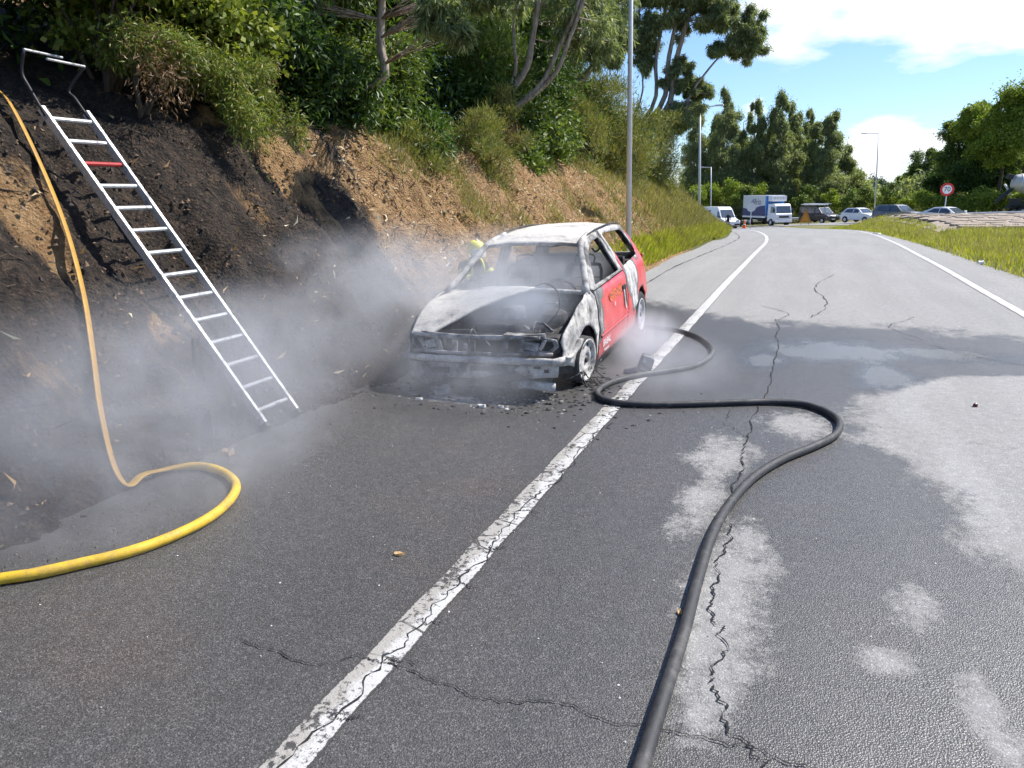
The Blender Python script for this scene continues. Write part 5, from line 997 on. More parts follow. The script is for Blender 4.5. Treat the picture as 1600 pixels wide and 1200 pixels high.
def mirrors(t, x, w, z, m=PLAS, s=1.0):
    for s_ in (1, -1): vbox('door_mirror', t, (x, s_ * (w / 2 + .11), z), (.10, .2 * s, .15 * s), m, .02)
def spot(px, py, Yd, dz=0): c = at(px, py, Yd); return Vector((c.x, c.y, GZ(c.x, c.y) + .04 + dz))
def hd_ang(deg): return math.radians(-90 + deg)      # 0 = facing the camera side (-Y), positive turns the nose to the right
GV = 'vehicles queued on the far road'
p = [(-2.6, .35), (2.35, .35), (2.5, .5), (2.5, .85), (2.35, 1.0), (1.62, 1.22), (.95, 2.2), (.6, 2.45), (-2.55, 2.45), (-2.62, 2.2)]
t, hw = vehicle('panel_van', 'white panel van with blue flash on its side, leftmost of the queue', 'van', spot(1125, 357, 91), hd_ang(38), p, 1.95, 1.2, 1.66, VW, [[(1.52, 1.25), (.72, 1.28), (.72, 1.95), (1.02, 1.98)]], [(1.60, 1.25, 1.0, 2.13, 'windscreen', .12, GLASS)], (1.62, -1.6), .34, GV)
front(t, 2.46, 1.95, .95, .78, .52); mirrors(t, 1.5, 1.95, 1.38, PLAS, 1.3)
for s_ in (1, -1):
    bm = bmesh.new(); vs = [bm.verts.new((x, s_ * (hw(z) + .012), z)) for x, z in ((-2.3, .8), (-1.5, .95), (-1.25, 1.35), (-.65, 2.1), (-1.1, 2.05), (-1.55, 1.75), (-2.2, 1.35))]; bm.faces.new(vs if s_ > 0 else vs[::-1]); bm_obj('blue_flash', bm, VN, t)
    text('lettering', 'rent', .26, VN, t, (-.1, s_ * (hw(1.4) + .02), 1.45), (-s_, 0, 0), (0, -s_ * .05, 1)); vbox('door_handle', t, (.62, s_ * .99, 1.05), (.2, .04, .08), PLAS)
# box truck
t = empty('box_truck', spot(1203, 351, 96), hd_ang(36)); tr = t
vbox('cargo_box', t, (-1.7, 0, 2.25), (4.9, 2.4, 2.35), BOXG, .02); vbox('roof_edge', t, (-1.7, 0, 3.45), (4.95, 2.44, .08), VW, .01)
for s_ in (1, -1):
    V = []; n_ = 16
    for i in range(n_ + 1): x = -4.14 + 4.88 * i / n_; zt_ = 2.05 + .16 * math.sin((i / n_) * 6.0 + 2.6) + .25 * (i / n_ - .45); V.append((x, zt_))
    bm = bmesh.new(); up_ = [bm.verts.new((x, s_ * 1.206, z)) for x, z in V]; lo_ = [bm.verts.new((x, s_ * 1.206, 1.12)) for x, z in V]
    for i in range(n_): bm.faces.new((lo_[i], lo_[i + 1], up_[i + 1], up_[i]))
    bm_obj('navy_wave', bm, VN, t); text('lettering', 'difr\u00edo', 1.0, VN, t, (-1.3, s_ * 1.21, 2.72), (-s_, 0, 0), (0, 0, 1), .004); vbox('side_skirt', t, (-1.7, s_ * 1.19, .98), (4.9, .03, .16), VW, .005)
    vbox('front_corner', t, (.68, s_ * 1.207, 2.7), (.14, .012, 1.4), VBL, .003)
vbox('box_front', t, (.78, 0, 2.3), (.03, 2.36, 2.2), VBL, .005); vbox('cooling_unit', t, (1.15, 0, 3.1), (.75, 2.0, .62), VW, .05)
for i in range(4): vbox('cooling_vent', t, (1.535, .55 - i * .36, 3.15), (.012, .24, .3), BOXG, .004)
cp = [(.9, .55), (2.55, .55), (2.68, .75), (2.68, 1.35), (2.58, 1.45), (2.35, 2.35), (2.15, 2.52), (.9, 2.52)]
bm = bmesh.new(); Lv = [bm.verts.new((x, 1.08 - (.06 if z > 2 else 0), z)) for x, z in cp]; Rv = [bm.verts.new((x, -1.08 + (.06 if z > 2 else 0), z)) for x, z in cp]; bm.faces.new(Lv); bm.faces.new(Rv[::-1])
for i in range(len(cp)): bm.faces.new((Lv[i], Rv[i], Rv[(i + 1) % len(cp)], Lv[(i + 1) % len(cp)]))
o = bm_obj('cab', bm, VW, t); md = o.modifiers.new('b', 'BEVEL'); md.width = .06; md.segments = 2
bm = bmesh.new(); vs = [bm.verts.new(q) for q in ((2.595, .92, 1.5), (2.595, -.92, 1.5), (2.40, -.9, 2.25), (2.40, .9, 2.25))]; bm.faces.new(vs); bm_obj('windscreen', bm, GLASS, t)
for s_ in (1, -1):
    bm = bmesh.new(); vs = [bm.verts.new((x, s_ * (1.092 if z < 2 else 1.06), z)) for x, z in ((2.4, 1.5), (1.55, 1.5), (1.55, 2.2), (2.25, 2.2))]; bm.faces.new(vs if s_ > 0 else vs[::-1]); bm_obj('side_window', bm, GLASS, t)
    vbox('headlight', t, (2.66, s_ * .85, .85), (.08, .32, .24), LAMP, .03); vbox('door_mirror', t, (2.5, s_ * 1.25, 1.8), (.1, .2, .45), PLAS, .03)
    for wx in (1.75, -2.7):
        we = empty('wheel', (wx, s_ * 1.0, .42)); we.parent = t; Mx = Matrix.Rotation(-math.pi / 2 * s_, 4, 'X'); bm = bmesh.new(); lathe(bm, [(.24, -.14), (.4, -.14), (.42, -.1), (.42, .1), (.4, .14), (.24, .14)], 20, Mx); bm_obj('tyre', bm, TYRE, we, True); bm = bmesh.new(); lathe(bm, [(.25, .12), (.2, .06), (.1, .08), (.001, .09)], 14, Mx); bm_obj('rim', bm, GALV, we, True)
vbox('grille', t, (2.69, 0, 1.05), (.03, 1.3, .22), PLAS, .01); vbox('bumper', t, (2.66, 0, .58), (.16, 2.16, .3), VW, .04); vbox('number_plate', t, (2.75, 0, .5), (.02, .52, .12), PLATE, .003); vbox('chassis', t, (-1.2, 0, .72), (5.8, .9, .22), PLAS); vbox('tank', t, (-.4, -.9, .68), (1.2, .4, .4), PLAS, .05)
tag(t, 'white refrigerated box truck with navy wave and lettering on its box', 'truck', GV)
# dark van with roof rack
p = [(-2.3, .3), (2.05, .3), (2.2, .45), (2.2, .75), (2.0, .95), (1.3, 1.12), (.62, 1.78), (.3, 1.9), (-2.25, 1.9), (-2.35, 1.6)]
t, hw = vehicle('dark_van', 'black van with white roof rack behind the orange sign', 'van', spot(1279, 345, 98), hd_ang(45), p, 1.85, 1.1, 1.6, VB, [[(1.15, 1.15), (.3, 1.15), (.3, 1.68), (.62, 1.68)], [(.1, 1.15), (-1.9, 1.15), (-1.9, 1.68), (.1, 1.68)]], [(1.28, 1.16, .66, 1.75, 'windscreen', .1, GLASS)], (1.4, -1.4), .33, GV)
front(t, 2.16, 1.85, .84, .68, .45); mirrors(t, 1.15, 1.85, 1.25)
vbox('roof_rack', t, (-.8, 0, 2.1), (2.9, 1.4, .1), VW, .02)
for s_ in (1, -1):
    vbox('ladder_rail', t, (-.4, s_ * .45, 2.2), (3.4, .07, .07), VW, .01)
    for x in (-2.0, .3): vbox('rack_foot', t, (x, s_ * .7, 1.98), (.08, .05, .2), PLAS, .01)
# white hatchback
p = [(-1.9, .3), (1.8, .3), (1.95, .45), (1.95, .7), (1.75, .86), (.85, 1.0), (.15, 1.46), (-.3, 1.52), (-1.35, 1.48), (-1.85, 1.0), (-1.95, .7)]
t, hw = vehicle('white_hatchback', 'white hatchback with dark windows between the black van and the dark car', 'car', spot(1345, 343, 88), hd_ang(45), p, 1.75, .98, 1.25, VW, [[(.72, 1.02), (-.3, 1.02), (-.3, 1.4), (.12, 1.38)], [(-.4, 1.02), (-1.5, 1.04), (-1.25, 1.38), (-.4, 1.41)]], [(.83, 1.03, .2, 1.43, 'windscreen', .1, GLASS)], (1.25, -1.3), .31, GV)
front(t, 1.92, 1.75, .74, .62, .42); mirrors(t, .6, 1.75, 1.05, VW)
p = [(-2.1, .35), (2.05, .35), (2.15, .5), (2.15, .85), (1.95, 1.0), (1.0, 1.08), (.35, 1.6), (-.1, 1.68), (-1.85, 1.64), (-2.15, 1.1), (-2.2, .7)]
t, hw = vehicle('dark_estate', 'dark grey tall car between the two white cars', 'car', spot(1402, 345, 82), hd_ang(48), p, 1.82, 1.06, 1.35, VG, [[(.88, 1.1), (-.2, 1.1), (-.2, 1.54), (.32, 1.54)], [(-.3, 1.1), (-1.8, 1.12), (-1.6, 1.54), (-.3, 1.56)]], [(.98, 1.11, .4, 1.57, 'windscreen', .1, GLASS)], (1.35, -1.35), .35, GV)
front(t, 2.12, 1.82, .88, .72, .48); mirrors(t, .8, 1.82, 1.16)
p = [(-2.2, .28), (2.1, .28), (2.25, .42), (2.25, .6), (2.05, .74), (1.0, .88), (.2, 1.32), (-.3, 1.38), (-.9, 1.34), (-1.7, .98), (-2.2, .88), (-2.25, .6)]
t, hw = vehicle('white_coupe', 'low white coupe, its roof just above the stone mound', 'car', spot(1481, 345, 70), hd_ang(52), p, 1.78, .88, 1.2, VW, [[(.85, .92), (-.3, .92), (-.3, 1.26), (.18, 1.24)], [(-.38, .92), (-1.3, .98), (-.85, 1.24), (-.38, 1.26)]], [(.98, .91, .25, 1.29, 'windscreen', .1, GLASS)], (1.35, -1.35), .31, GV)
front(t, 2.22, 1.78, .66, .52, .4); mirrors(t, .75, 1.78, .98, VW, 1.3)
# concrete mixer at the right edge (nose to the right)
mb = at(1574, 330, 82); t = empty('mixer_truck', (mb.x, mb.y, GZ(mb.x, mb.y) + .05), math.radians(8))
vbox('chassis', t, (4.0, 0, .95), (8.2, .9, .25), PLAS); vbox('rear_frame', t, (.55, 0, 1.35), (.5, 1.8, .7), PLAS, .05)
MD = Matrix.Translation((.12, 0, 3.2)) @ Matrix.Rotation(math.radians(99), 4, 'Y'); bm = bmesh.new(); lathe(bm, [(.001, .0), (.55, 0), (.62, .12), (.8, .7), (1.12, 1.7), (1.2, 2.4), (1.15, 3.6), (.75, 4.4), (.001, 4.5)], 28, MD); bm_obj('drum', bm, CONC, t, True)
bm = bmesh.new()
for z_, r_ in ((.5, .76), (1.75, 1.145)): lathe(bm, [(r_, z_ - .04), (r_ + .03, z_), (r_, z_ + .04)], 28, MD)
bm_obj('drum_band', bm, GALV, t, True)
vbox('hopper', t, (-.2, 0, 3.62), (.4, .7, .4), PLAS, .04, Matrix.Rotation(.3, 3, 'Y')); bm = bmesh.new(); tube(bm, [(.1, 0, 2.55), (-.5, -.1, 2.0), (-1.15, -.2, 1.35)], [.22, .26, .22], 10, True, [(1.2, .6)] * 3); bm_obj('chute', bm, PLAS, t, True)
bm = bmesh.new(); tube(bm, [(-.4, .4, 2.95), (-.1, .45, 2.6), (.2, .5, 2.0)], .1, 8); bm_obj('chute_arm', bm, GALV, t, True)
vbox('cab', t, (7.3, 0, 1.95), (1.9, 2.4, 2.3), VW, .12); vbox('windscreen', t, (8.26, 0, 2.4), (.03, 2.1, .9), GLASS, .01)
for wx in (.9, 2.2, 5.4, 7.3):
    for s_ in (1, -1):
        we = empty('wheel', (wx, s_ * 1.05, .5)); we.parent = t; Mx = Matrix.Rotation(-math.pi / 2 * s_, 4, 'X'); bm = bmesh.new(); lathe(bm, [(.28, -.15), (.48, -.15), (.5, -.1), (.5, .1), (.48, .15), (.28, .15)], 20, Mx); bm_obj('tyre', bm, TYRE, we, True); bm = bmesh.new(); lathe(bm, [(.3, .13), (.2, .06), (.001, .1)], 14, Mx); bm_obj('rim', bm, GALV, we, True)
vbox('mudguard', t, (.9, -1.05, 1.12), (1.3, .4, .05), PLAS, .01); tag(t, 'concrete mixer truck with grey drum and rear chute, cut by the right picture edge', 'truck')

# ------------------------------------------------------------------ street furniture
def lamp_post(px, yb_, yt, Yd, r, arm, label, base_z=None, armdir=None):
    b_ = at(px[0], yb_, Yd); tp = at(px[1], yt, Yd); z0 = base_z if base_z is not None else GZ(b_.x, Yd); t = empty('lamp_post', (b_.x, Yd, z0)); h = tp.z - z0; lx = tp.x - b_.x
    bm = bmesh.new(); tube(bm, [(0, 0, -.2), (lx * .5, 0, h * .5), (lx, 0, h)], [r, r * .78, r * .55], 12); bm_obj('pole', bm, GALV, t, True)
    bm = bmesh.new(); bx(bm, (0, 0, .02), (r * 5, r * 5, .04), None, .008); bm_obj('base_plate', bm, GALV, t)
    d = Vector(armdir or (1, 0, 0)).normalized(); bm = bmesh.new(); tube(bm, [(lx, 0, h - .05), tuple(Vector((lx, 0, h)) + d * arm)], r * .4, 8); o = bm_obj('arm', bm, GALV, t)
    bm = bmesh.new(); c = Vector((lx, 0, h + .02)) + d * (arm + .25); bx(bm, c, (.6, .26, .10), Matrix.Rotation(math.atan2(d.y, d.x), 3, 'Z'), .03); o = bm_obj('lamp_head', bm, GALV, t)
    bm = bmesh.new(); bx(bm, c + Vector((0, 0, -.055)), (.42, .2, .02), Matrix.Rotation(math.atan2(d.y, d.x), 3, 'Z'), .004); bm_obj('lens', bm, LAMP, o); tag(t, label, 'lamp post', 'galvanised lamp posts along the road')
lamp_post((982, 988), 392, -230, 17.5, .070, 1.2, 'nearest lamp post, tall galvanised pole rising from the bank behind the car', armdir=(1, -.2, 0)); lamp_post((1093, 1094), 345, 167, 60, .11, 1.2, 'second lamp post, at the end of the grassy bank', armdir=(1, -.2, 0), base_z=-.9)
lamp_post((1112, 1111), 335, 261, 100, .09, 1.0, 'short far lamp post behind the white van', armdir=(-1, 0, 0)); lamp_post((1367, 1373), 335, 208, 100, .10, 1.3, 'tall far lamp post above the white hatchback, against the clouds', armdir=(-1, 0, 0))
def sign_disc(name, px, yc, Yd, rad, label, face, facing, pole_top=0.0):
    c = at(px, yc, Yd); z0 = GZ(c.x, Yd); t = empty(name, (c.x, Yd, z0), facing); h = c.z - z0; bm = bmesh.new(); tube(bm, [(0, .03, -.1), (0, .03, h + pole_top)], .04, 8); bm_obj('post', bm, GALV, t, True); Mx = Matrix.Translation((0, 0, h)) @ Matrix.Rotation(math.pi / 2, 4, 'X')
    if face == 'limit':
        bm = bmesh.new(); lathe(bm, [(.001, -.01), (rad, -.01), (rad, .012), (.001, .012)], 32, Mx); d = bm_obj('disc', bm, SRED, t); bm = bmesh.new(); lathe(bm, [(rad * .68, .012), (rad * .68, .018), (.001, .018)], 32, Mx); bm_obj('white_field', bm, SWHT, d); text('number', '70', rad * .95, SBLK, d, (0, -.022, h), (1, 0, 0), (0, 0, 1))
    else:
        bm = bmesh.new(); lathe(bm, [(.001, -.012), (rad, -.012), (rad, .012), (.001, .012)], 32, Mx); bm_obj('disc_back', bm, BOXG, t)
    tag(t, label, 'sign'); return t
sign_disc('speed_sign', 1480, 296, 72, .52, 'round red and white 70 speed limit sign behind the white coupe', 'limit', 0.1); sign_disc('round_sign', 1174, 324, 85, .46, 'pale back of a round sign before the box truck', 'back', .15, .45)
# traffic cone
c = spot(1163, 352, 87); t = empty('traffic_cone', c); bm = bmesh.new(); bx(bm, (0, 0, .02), (.5, .5, .05), None, .01); bm_obj('base', bm, ORNG, t); bm = bmesh.new(); lathe(bm, [(.20, .045), (.15, .30), (.11, .48), (.05, .80), (.035, .81), (.001, .81)], 16); bm_obj('cone', bm, ORNG, t, True); bm = bmesh.new(); lathe(bm, [(.137, .36), (.118, .45)], 16, Matrix.Diagonal((1.03, 1.03, 1, 1))); bm_obj('reflective_band', bm, SWHT, t, True); tag(t, 'orange traffic cone between the white van and the box truck', 'cone')
# folding works sign
c = spot(1258, 348, 90); t = empty('works_sign', c, .15); bm = bmesh.new(); vs = [bm.verts.new(q) for q in ((-.62, 0, .25), (.62, 0, .25), (0, .05, 1.75))]; vb = [bm.verts.new((v.co.x, v.co.y + .04, v.co.z)) for v in vs]; bm.faces.new(vs); bm.faces.new(vb[::-1])
for i in range(3): bm.faces.new((vs[i], vb[i], vb[(i + 1) % 3], vs[(i + 1) % 3]))
bm_obj('panel', bm, YSIGN, t); bm = bmesh.new(); vs = [bm.verts.new(q) for q in ((-.36, -.006, .42), (.36, -.006, .42), (0, .032, 1.25))]; bm.faces.new(vs); bm_obj('inner_face', bm, plain('works_yellow', (.55, .25, .02), .5), t)
for x in (-.4, .4): bm = bmesh.new(); tube(bm, [(x, .02, .3), (x, .25, 0)], .025, 6); bm_obj('leg', bm, PLAS, t)
tag(t, 'orange triangular works sign standing before the black van', 'sign')
# guardrails
def guardrail(pts, label, h=.75, n=10):
    P = spline([(x, y, 0) for x, y in pts], n); P = [Vector((p.x, p.y, GZ(p.x, p.y) + h)) for p in P]; t = empty('guardrail', P[0] - Vector((0, 0, h))); o0 = t.location; bm = bmesh.new()
    prof_ = [(-.03, .16), (.03, .10), (.03, .05), (-.02, 0), (.03, -.05), (.03, -.10), (-.03, -.16)]; rows = []
    for i, p in enumerate(P):
        d = (P[min(i + 1, len(P) - 1)] - P[max(i - 1, 0)]); d.z = 0; d.normalize(); nn = Vector((d.y, -d.x, 0)); rows.append([bm.verts.new(p - o0 + nn * a_ + Vector((0, 0, b_ - .15))) for a_, b_ in prof_])
    for r0, r1 in zip(rows[:-1], rows[1:]):
        for k_ in range(6): bm.faces.new((r0[k_], r0[k_ + 1], r1[k_ + 1], r1[k_]))
    o = bm_obj('rail', bm, GALV, t); md = o.modifiers.new('s', 'SOLIDIFY'); md.thickness = .01; last = None
    for p in P:
        if last is None or (p - last).length > 3.8: last = p; bm = bmesh.new(); q = p - o0; bx(bm, q + Vector((0, .06, -.4)), (.08, .1, h + .1)); bm_obj('post', bm, GALV, t)
    tag(t, label, 'guardrail'); return t
guardrail([(-16, 99), (-6, 101.5), (3, 101.5), (9, 96), (12, 88)], 'steel guardrail behind the far vehicles'); guardrail([(11.5, 80), (16, 76.5), (22, 73), (30, 69)], 'steel guardrail between the white coupe and the mixer truck')

# ------------------------------------------------------------------ people
def skin_body(name, joints, bones, mats, parent):
    """joints {n: (pos, radius)}; bones pairs; one continuous skinned surface"""
    names = list(joints); me = bpy.data.meshes.new(name); me.from_pydata([joints[n_][0] for n_ in names], [(names.index(a_), names.index(b_)) for a_, b_ in bones], []); o = bpy.data.objects.new(name, me); COL.objects.link(o)
    md = o.modifiers.new('k', 'SKIN'); md.use_smooth_shade = True
    for i, n_ in enumerate(names): r_ = joints[n_][1]; r_ = r_ if isinstance(r_, tuple) else (r_, r_); me.skin_vertices[0].data[i].radius = r_; me.skin_vertices[0].data[i].use_root = (i == 0)
    ms = o.modifiers.new('d', 'SUBSURF'); ms.levels = 2; ms.render_levels = 2; bpy.context.view_layer.update()
    m2 = bpy.data.meshes.new_from_object(o.evaluated_get(bpy.context.evaluated_depsgraph_get())); bpy.data.objects.remove(o); m2.materials.clear(); m2.materials.append(mats); m2.polygons.foreach_set('use_smooth', [True] * len(m2.polygons))
    b_ = bpy.data.objects.new(name, m2); COL.objects.link(b_); b_.parent = parent; return b_
SUIT = plain('turnout_navy', (.018, .02, .03), .85, 0, .3, 15); HIVIS = plain('hi_vis_yellow', (.72, .78, .06), .5, 0, .1, 20); SKIN = plain('skin', (.52, .33, .24), .6, 0, .1, 10); HELM = plain('helmet_yellow', (.80, .74, .06), .3, 0, .06, 5, .4); GLOVE = plain('glove_dark', (.04, .035, .03), .8); BOOT = plain('boot_black', (.012, .012, .012), .5)
# firefighter kneeling on the slope behind the car, bent towards it (local x = towards the car)
fx, fy = -4.03, 8.80; fz = bankz(fx, fy)
ff = empty('person', (fx, fy, fz), math.radians(-35)); ff.scale = (.86, .86, .86)
J = {'pelvis': ((0, 0, .34), (.15, .17)), 'waist': ((.05, 0, .48), (.14, .165)), 'chest': ((.13, 0, .66), (.15, .19)), 'neckb': ((.19, 0, .78), (.08, .09)), 'neck': ((.22, 0, .84), .055), 'head': ((.25, 0, .93), (.085, .08)), 'crown': ((.26, 0, 1.0), .07),
 'sl': ((.15, .19, .74), .075), 'el': ((.30, .27, .54), .058), 'wl': ((.48, .20, .56), .042), 'sr': ((.15, -.19, .74), .075), 'er': ((.32, -.26, .56), .058), 'wr': ((.50, -.16, .60), .042),
 'hl': ((.03, .11, .30), .10), 'kl': ((.36, .14, .33), .075), 'al': ((.30, .14, .0), .055), 'tl': ((.44, .15, -.02), .04), 'hr': ((.02, -.11, .28), .10), 'kr': ((.22, -.15, .02), .075), 'ar': ((-.14, -.14, .03), .055), 'tr': ((-.20, -.14, -.02), .04)}
body = skin_body('body', J, [('pelvis', 'waist'), ('waist', 'chest'), ('chest', 'neckb'), ('neckb', 'neck'), ('neck', 'head'), ('head', 'crown'), ('chest', 'sl'), ('sl', 'el'), ('el', 'wl'), ('chest', 'sr'), ('sr', 'er'), ('er', 'wr'), ('pelvis', 'hl'), ('hl', 'kl'), ('kl', 'al'), ('al', 'tl'), ('pelvis', 'hr'), ('hr', 'kr'), ('kr', 'ar'), ('ar', 'tr')], SUIT, ff)
def hand(parent, w, d, s_, m):
    d = Vector(d).normalized(); sd = d.cross(Vector((0, 0, 1))).normalized(); up_ = sd.cross(d); w = Vector(w); bm = bmesh.new(); bx(bm, w + d * .05, (.085, .035, .09), Matrix((sd, up_, d)).transposed(), .012)
    for i in range(4): b_ = w + d * .09 + sd * (-.03 + .02 * i); ln = (.06, .072, .068, .05)[i]; tube(bm, [b_, b_ + d * ln * .6 - up_ * .01, b_ + d * ln * .8 - up_ * .045], [.010, .009, .007], 6)
    b_ = w + d * .03 + sd * .04 * s_; tube(bm, [b_, b_ + sd * .03 * s_ + d * .03 - up_ * .01, b_ + sd * .03 * s_ + d * .06 - up_ * .03], [.012, .010, .008], 6); bm_obj('glove', bm, m, parent, True)
hand(ff, (.48, .20, .56), (1, -.25, .1), -1, GLOVE); hand(ff, (.50, -.16, .60), (1, .2, .1), 1, GLOVE)
bm = bmesh.new(); MH = Matrix.Translation((.25, 0, .975)) @ Matrix.Rotation(math.radians(8), 4, 'Y'); lathe(bm, [(.135, -.05), (.13, .0), (.122, .05), (.095, .105), (.05, .13), (.001, .137)], 20, MH @ Matrix.Diagonal((1.12, 1, 1, 1))); hm = bm_obj('helmet', bm, HELM, ff, True); md = hm.modifiers.new('s', 'SOLIDIFY'); md.thickness = .012
bm = bmesh.new(); tube(bm, [tuple(MH @ Vector((-.14 + .28 * i / 8, 0, .142 * math.sin(math.pi * (i + .6) / 9.2) + .0))) for i in range(9)], .014, 6); bm_obj('crest', bm, SWHT, hm)
bm = bmesh.new(); rg = [[bm.verts.new(MH @ Vector((.158 * math.cos(a_), .140 * math.sin(a_), z_))) for a_ in np.linspace(-.95, .95, 9)] for z_ in (-.09, .03)]
for i in range(8): bm.faces.new((rg[0][i], rg[0][i + 1], rg[1][i + 1], rg[1][i]))
bm_obj('visor', bm, SWHT, hm, True)
bm = bmesh.new(); bx(bm, (.335, 0, .92), (.02, .035, .04), None, .008); bx(bm, (.325, 0, .885), (.015, .05, .012), None, .004); bx(bm, (.315, .035, .945), (.015, .02, .012), None, .004); bx(bm, (.315, -.035, .945), (.015, .02, .012), None, .004); bm_obj('face', bm, SKIN, ff)
def band(p0, p1, r, m, w=.03, nm='reflective_band'):
    p0, p1 = Vector(p0), Vector(p1); d = (p1 - p0).normalized(); c = p0.lerp(p1, .55); bm = bmesh.new(); tube(bm, [c - d * w, c + d * w], r, 12, False); bm_obj(nm, bm, m, ff, True)
band(J['sl'][0], J['el'][0], .075, HIVIS); band(J['sr'][0], J['er'][0], .075, HIVIS); band(J['el'][0], J['wl'][0], .058, HIVIS); band(J['er'][0], J['wr'][0], .058, HIVIS)
bm = bmesh.new()
ring_ = lambda c, rx, ry, tilt: [tuple(Vector(c) + Vector((rx * math.cos(a_), ry * math.sin(a_), tilt * math.cos(a_)))) for a_ in np.linspace(0, 2 * math.pi, 21)]
tube(bm, ring_((.085, 0, .56), .17, .20, -.06), .022, 6, False); bm_obj('reflective_band', bm, HIVIS, ff, True)
for s_ in (1, -1): bm = bmesh.new(); tube(bm, spline([(.27, s_ * .09, .58), (.30, s_ * .10, .70), (.21, s_ * .10, .82), (.06, s_ * .09, .78), (-.04, s_ * .09, .62)], 4), .022, 6); bm_obj('reflective_strap', bm, HIVIS, ff, True)
for q in ('al', 'ar'): a_ = Vector(J[q][0]); bm = bmesh.new(); bx(bm, a_ + Vector((.05, 0, -.01)), (.24, .10, .09), None, .03); bm_obj('boot', bm, BOOT, ff)
tag(ff, 'firefighter in dark suit and yellow helmet crouching behind the burnt car', 'person')
# bystander by the white van
c = spot(1137, 356, 86); pe = empty('person', c, math.radians(-80))
J2 = {'pelvis': ((0, 0, .95), (.12, .15)), 'waist': ((0, 0, 1.1), (.11, .14)), 'chest': ((0, 0, 1.33), (.12, .17)), 'neck': ((0, 0, 1.50), .055), 'head': ((.02, 0, 1.62), (.08, .075)), 'crown': ((.02, 0, 1.72), .07), 'sl': ((0, .2, 1.42), .06), 'el': ((-.02, .26, 1.12), .045), 'wl': ((.06, .26, .86), .035), 'sr': ((0, -.2, 1.42), .06), 'er': ((-.02, -.26, 1.12), .045), 'wr': ((.08, -.24, .88), .035), 'hl': ((0, .1, .9), .09), 'kl': ((.03, .11, .5), .065), 'al': ((0, .12, .07), .045), 'tl': ((.15, .13, .03), .035), 'hr': ((0, -.1, .9), .09), 'kr': ((.03, -.11, .5), .065), 'ar': ((0, -.12, .07), .045), 'tr': ((.15, -.13, .03), .035)}
skin_body('body', J2, [('pelvis', 'waist'), ('waist', 'chest'), ('chest', 'neck'), ('neck', 'head'), ('head', 'crown'), ('chest', 'sl'), ('sl', 'el'), ('el', 'wl'), ('chest', 'sr'), ('sr', 'er'), ('er', 'wr'), ('pelvis', 'hl'), ('hl', 'kl'), ('kl', 'al'), ('al', 'tl'), ('pelvis', 'hr'), ('hr', 'kr'), ('kr', 'ar'), ('ar', 'tr')], SUIT, pe)
bm = bmesh.new(); lathe(bm, [(.001, .02), (.085, .02), (.09, .07), (.05, .12), (.001, .13)], 12, Matrix.Translation((.02, 0, 1.66))); bm_obj('hair', bm, BOOT, pe, True); bm = bmesh.new(); bx(bm, (.085, 0, 1.63), (.04, .12, .15), None, .03); bm_obj('face', bm, SKIN, pe)
hand(pe, (.06, .26, .86), (.1, 0, -1), 1, SKIN); hand(pe, (.08, -.24, .88), (.1, 0, -1), -1, SKIN); tag(pe, 'person in dark clothes standing beside the white van', 'person')

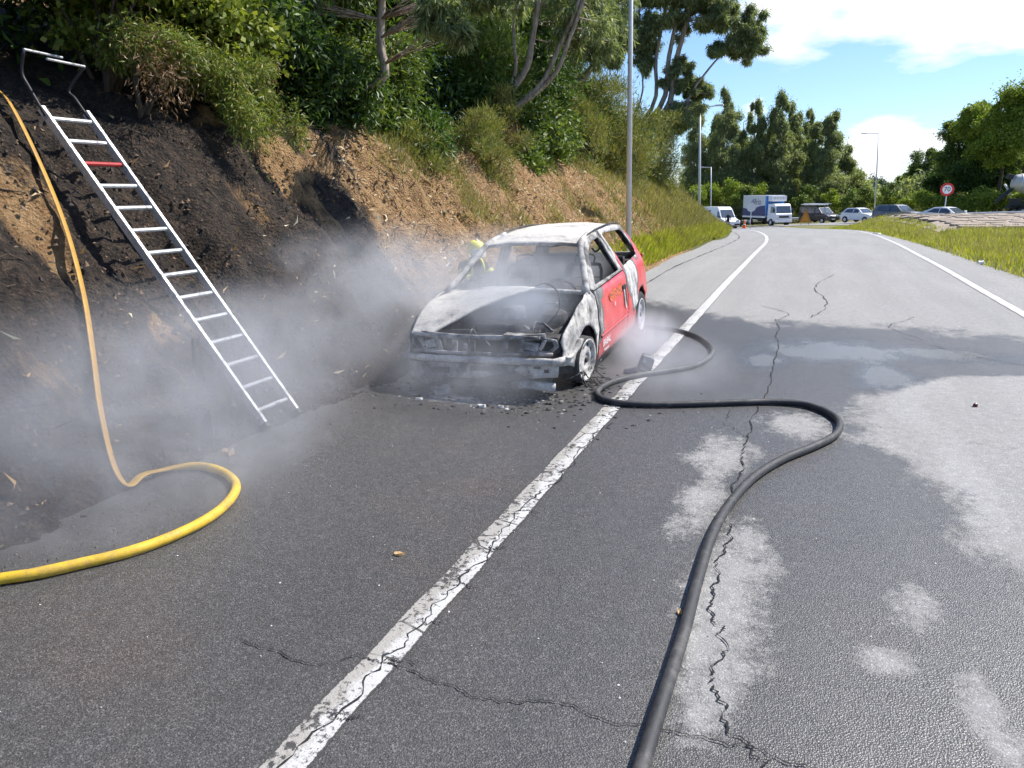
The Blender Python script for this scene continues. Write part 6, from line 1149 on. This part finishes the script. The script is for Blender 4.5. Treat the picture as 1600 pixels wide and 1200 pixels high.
# ------------------------------------------------------------------ smoke
def smoke(name, label, lo, hi, dens, scale, seed, cut=.45, col=(.88, .90, .95), vert=1.0, soft=1.0):
    lo, hi = Vector(lo), Vector(hi); c = (lo + hi) / 2; h = (hi - lo) / 2; bm = bmesh.new(); bmesh.ops.create_icosphere(bm, subdivisions=3, radius=1.0)
    for v in bm.verts: v.co = Vector((v.co.x * h.x, v.co.y * h.y, v.co.z * h.z))
    o = bm_obj(name, bm); o.location = c
    k = M_('smoke_' + str(seed)); nt = k.nt; nt.nodes.remove(k.b); vol = k.n('ShaderNodeVolumePrincipled'); vol.inputs['Color'].default_value = (*col, 1); vol.inputs['Anisotropy'].default_value = .25
    q = k.scaled((1 / h.x, 1 / h.y, 1 / h.z)); ln = k.n('ShaderNodeVectorMath', operation='LENGTH'); k.l(q, ln.inputs[0])
    fall = k.ramp(ln.outputs['Value'], [(.15 * soft, 1.0), (.98, 0.0)], 'EASE')
    mp = k.n('ShaderNodeMapping'); k.l(k.oc, mp.inputs[0]); mp.inputs['Location'].default_value = (seed * 3.1, seed * 1.7, 0); mp.inputs['Scale'].default_value = (1, 1, vert)
    nn = k.noise(scale, 6, .62, vec=mp.outputs[0], dist=1.1); d = k.ramp(nn, [(cut - .14, 0.0), (cut + .22, 1.0)]); d = k.math('MULTIPLY', k.math('MULTIPLY', d, fall), dens); k.l(d, vol.inputs['Density']); k.l(vol.outputs[0], k.out.inputs['Volume']); k.m.cycles.volume_step_rate = .7 if hasattr(k.m.cycles, 'volume_step_rate') else 1
    o.data.materials.append(k.m); tag(o, label, 'smoke', 'smoke drifting from the fire', kind='stuff'); return o
smoke('smoke', 'grey smoke rising from the engine bay and bonnet', (-3.9, 5.7, .2), (-1.7, 8.3, 1.6), 2.4, 1.6, 1, .47)
smoke('smoke', 'blue-grey smoke inside the burnt cabin', (-3.4, 7.2, .5), (-1.95, 9.6, 1.45), 2.2, 1.3, 2, .42)
smoke('smoke', 'white smoke puff beside the rear wheel', (-2.1, 7.2, -.1), (-1.15, 9.3, .55), 3.0, 2.6, 3, .45)
smoke('smoke', 'thin smoke drifting over the hose and mirror', (-2.0, 5.8, -.1), (-.3, 8.2, .5), .9, 2.2, 4, .48)
smoke('smoke', 'smoke hanging between the car and the ladder', (-5.6, 4.4, -.2), (-2.7, 9.2, 1.7), 1.35, 1.5, 5, .49)
smoke('smoke', 'low smoke spreading along the foot of the bank', (-5.7, .9, -.4), (-2.7, 6.6, 1.35), 1.45, 1.3, 6, .43)
smoke('smoke', 'thin smoke over the yellow hose loop', (-4.3, 1.7, -.1), (-2.5, 4.8, .5), 1.3, 2.4, 7, .50)
smoke('smoke', 'smoke under and before the bumper', (-3.9, 5.0, -.2), (-1.6, 6.8, .75), 1.1, 2.0, 8, .45)
smoke('smoke', 'dense blue-grey smoke filling the open engine bay', (-3.3, 6.1, .35), (-1.85, 7.35, 1.05), 3.6, 2.4, 9, .42, (.80, .86, .96))
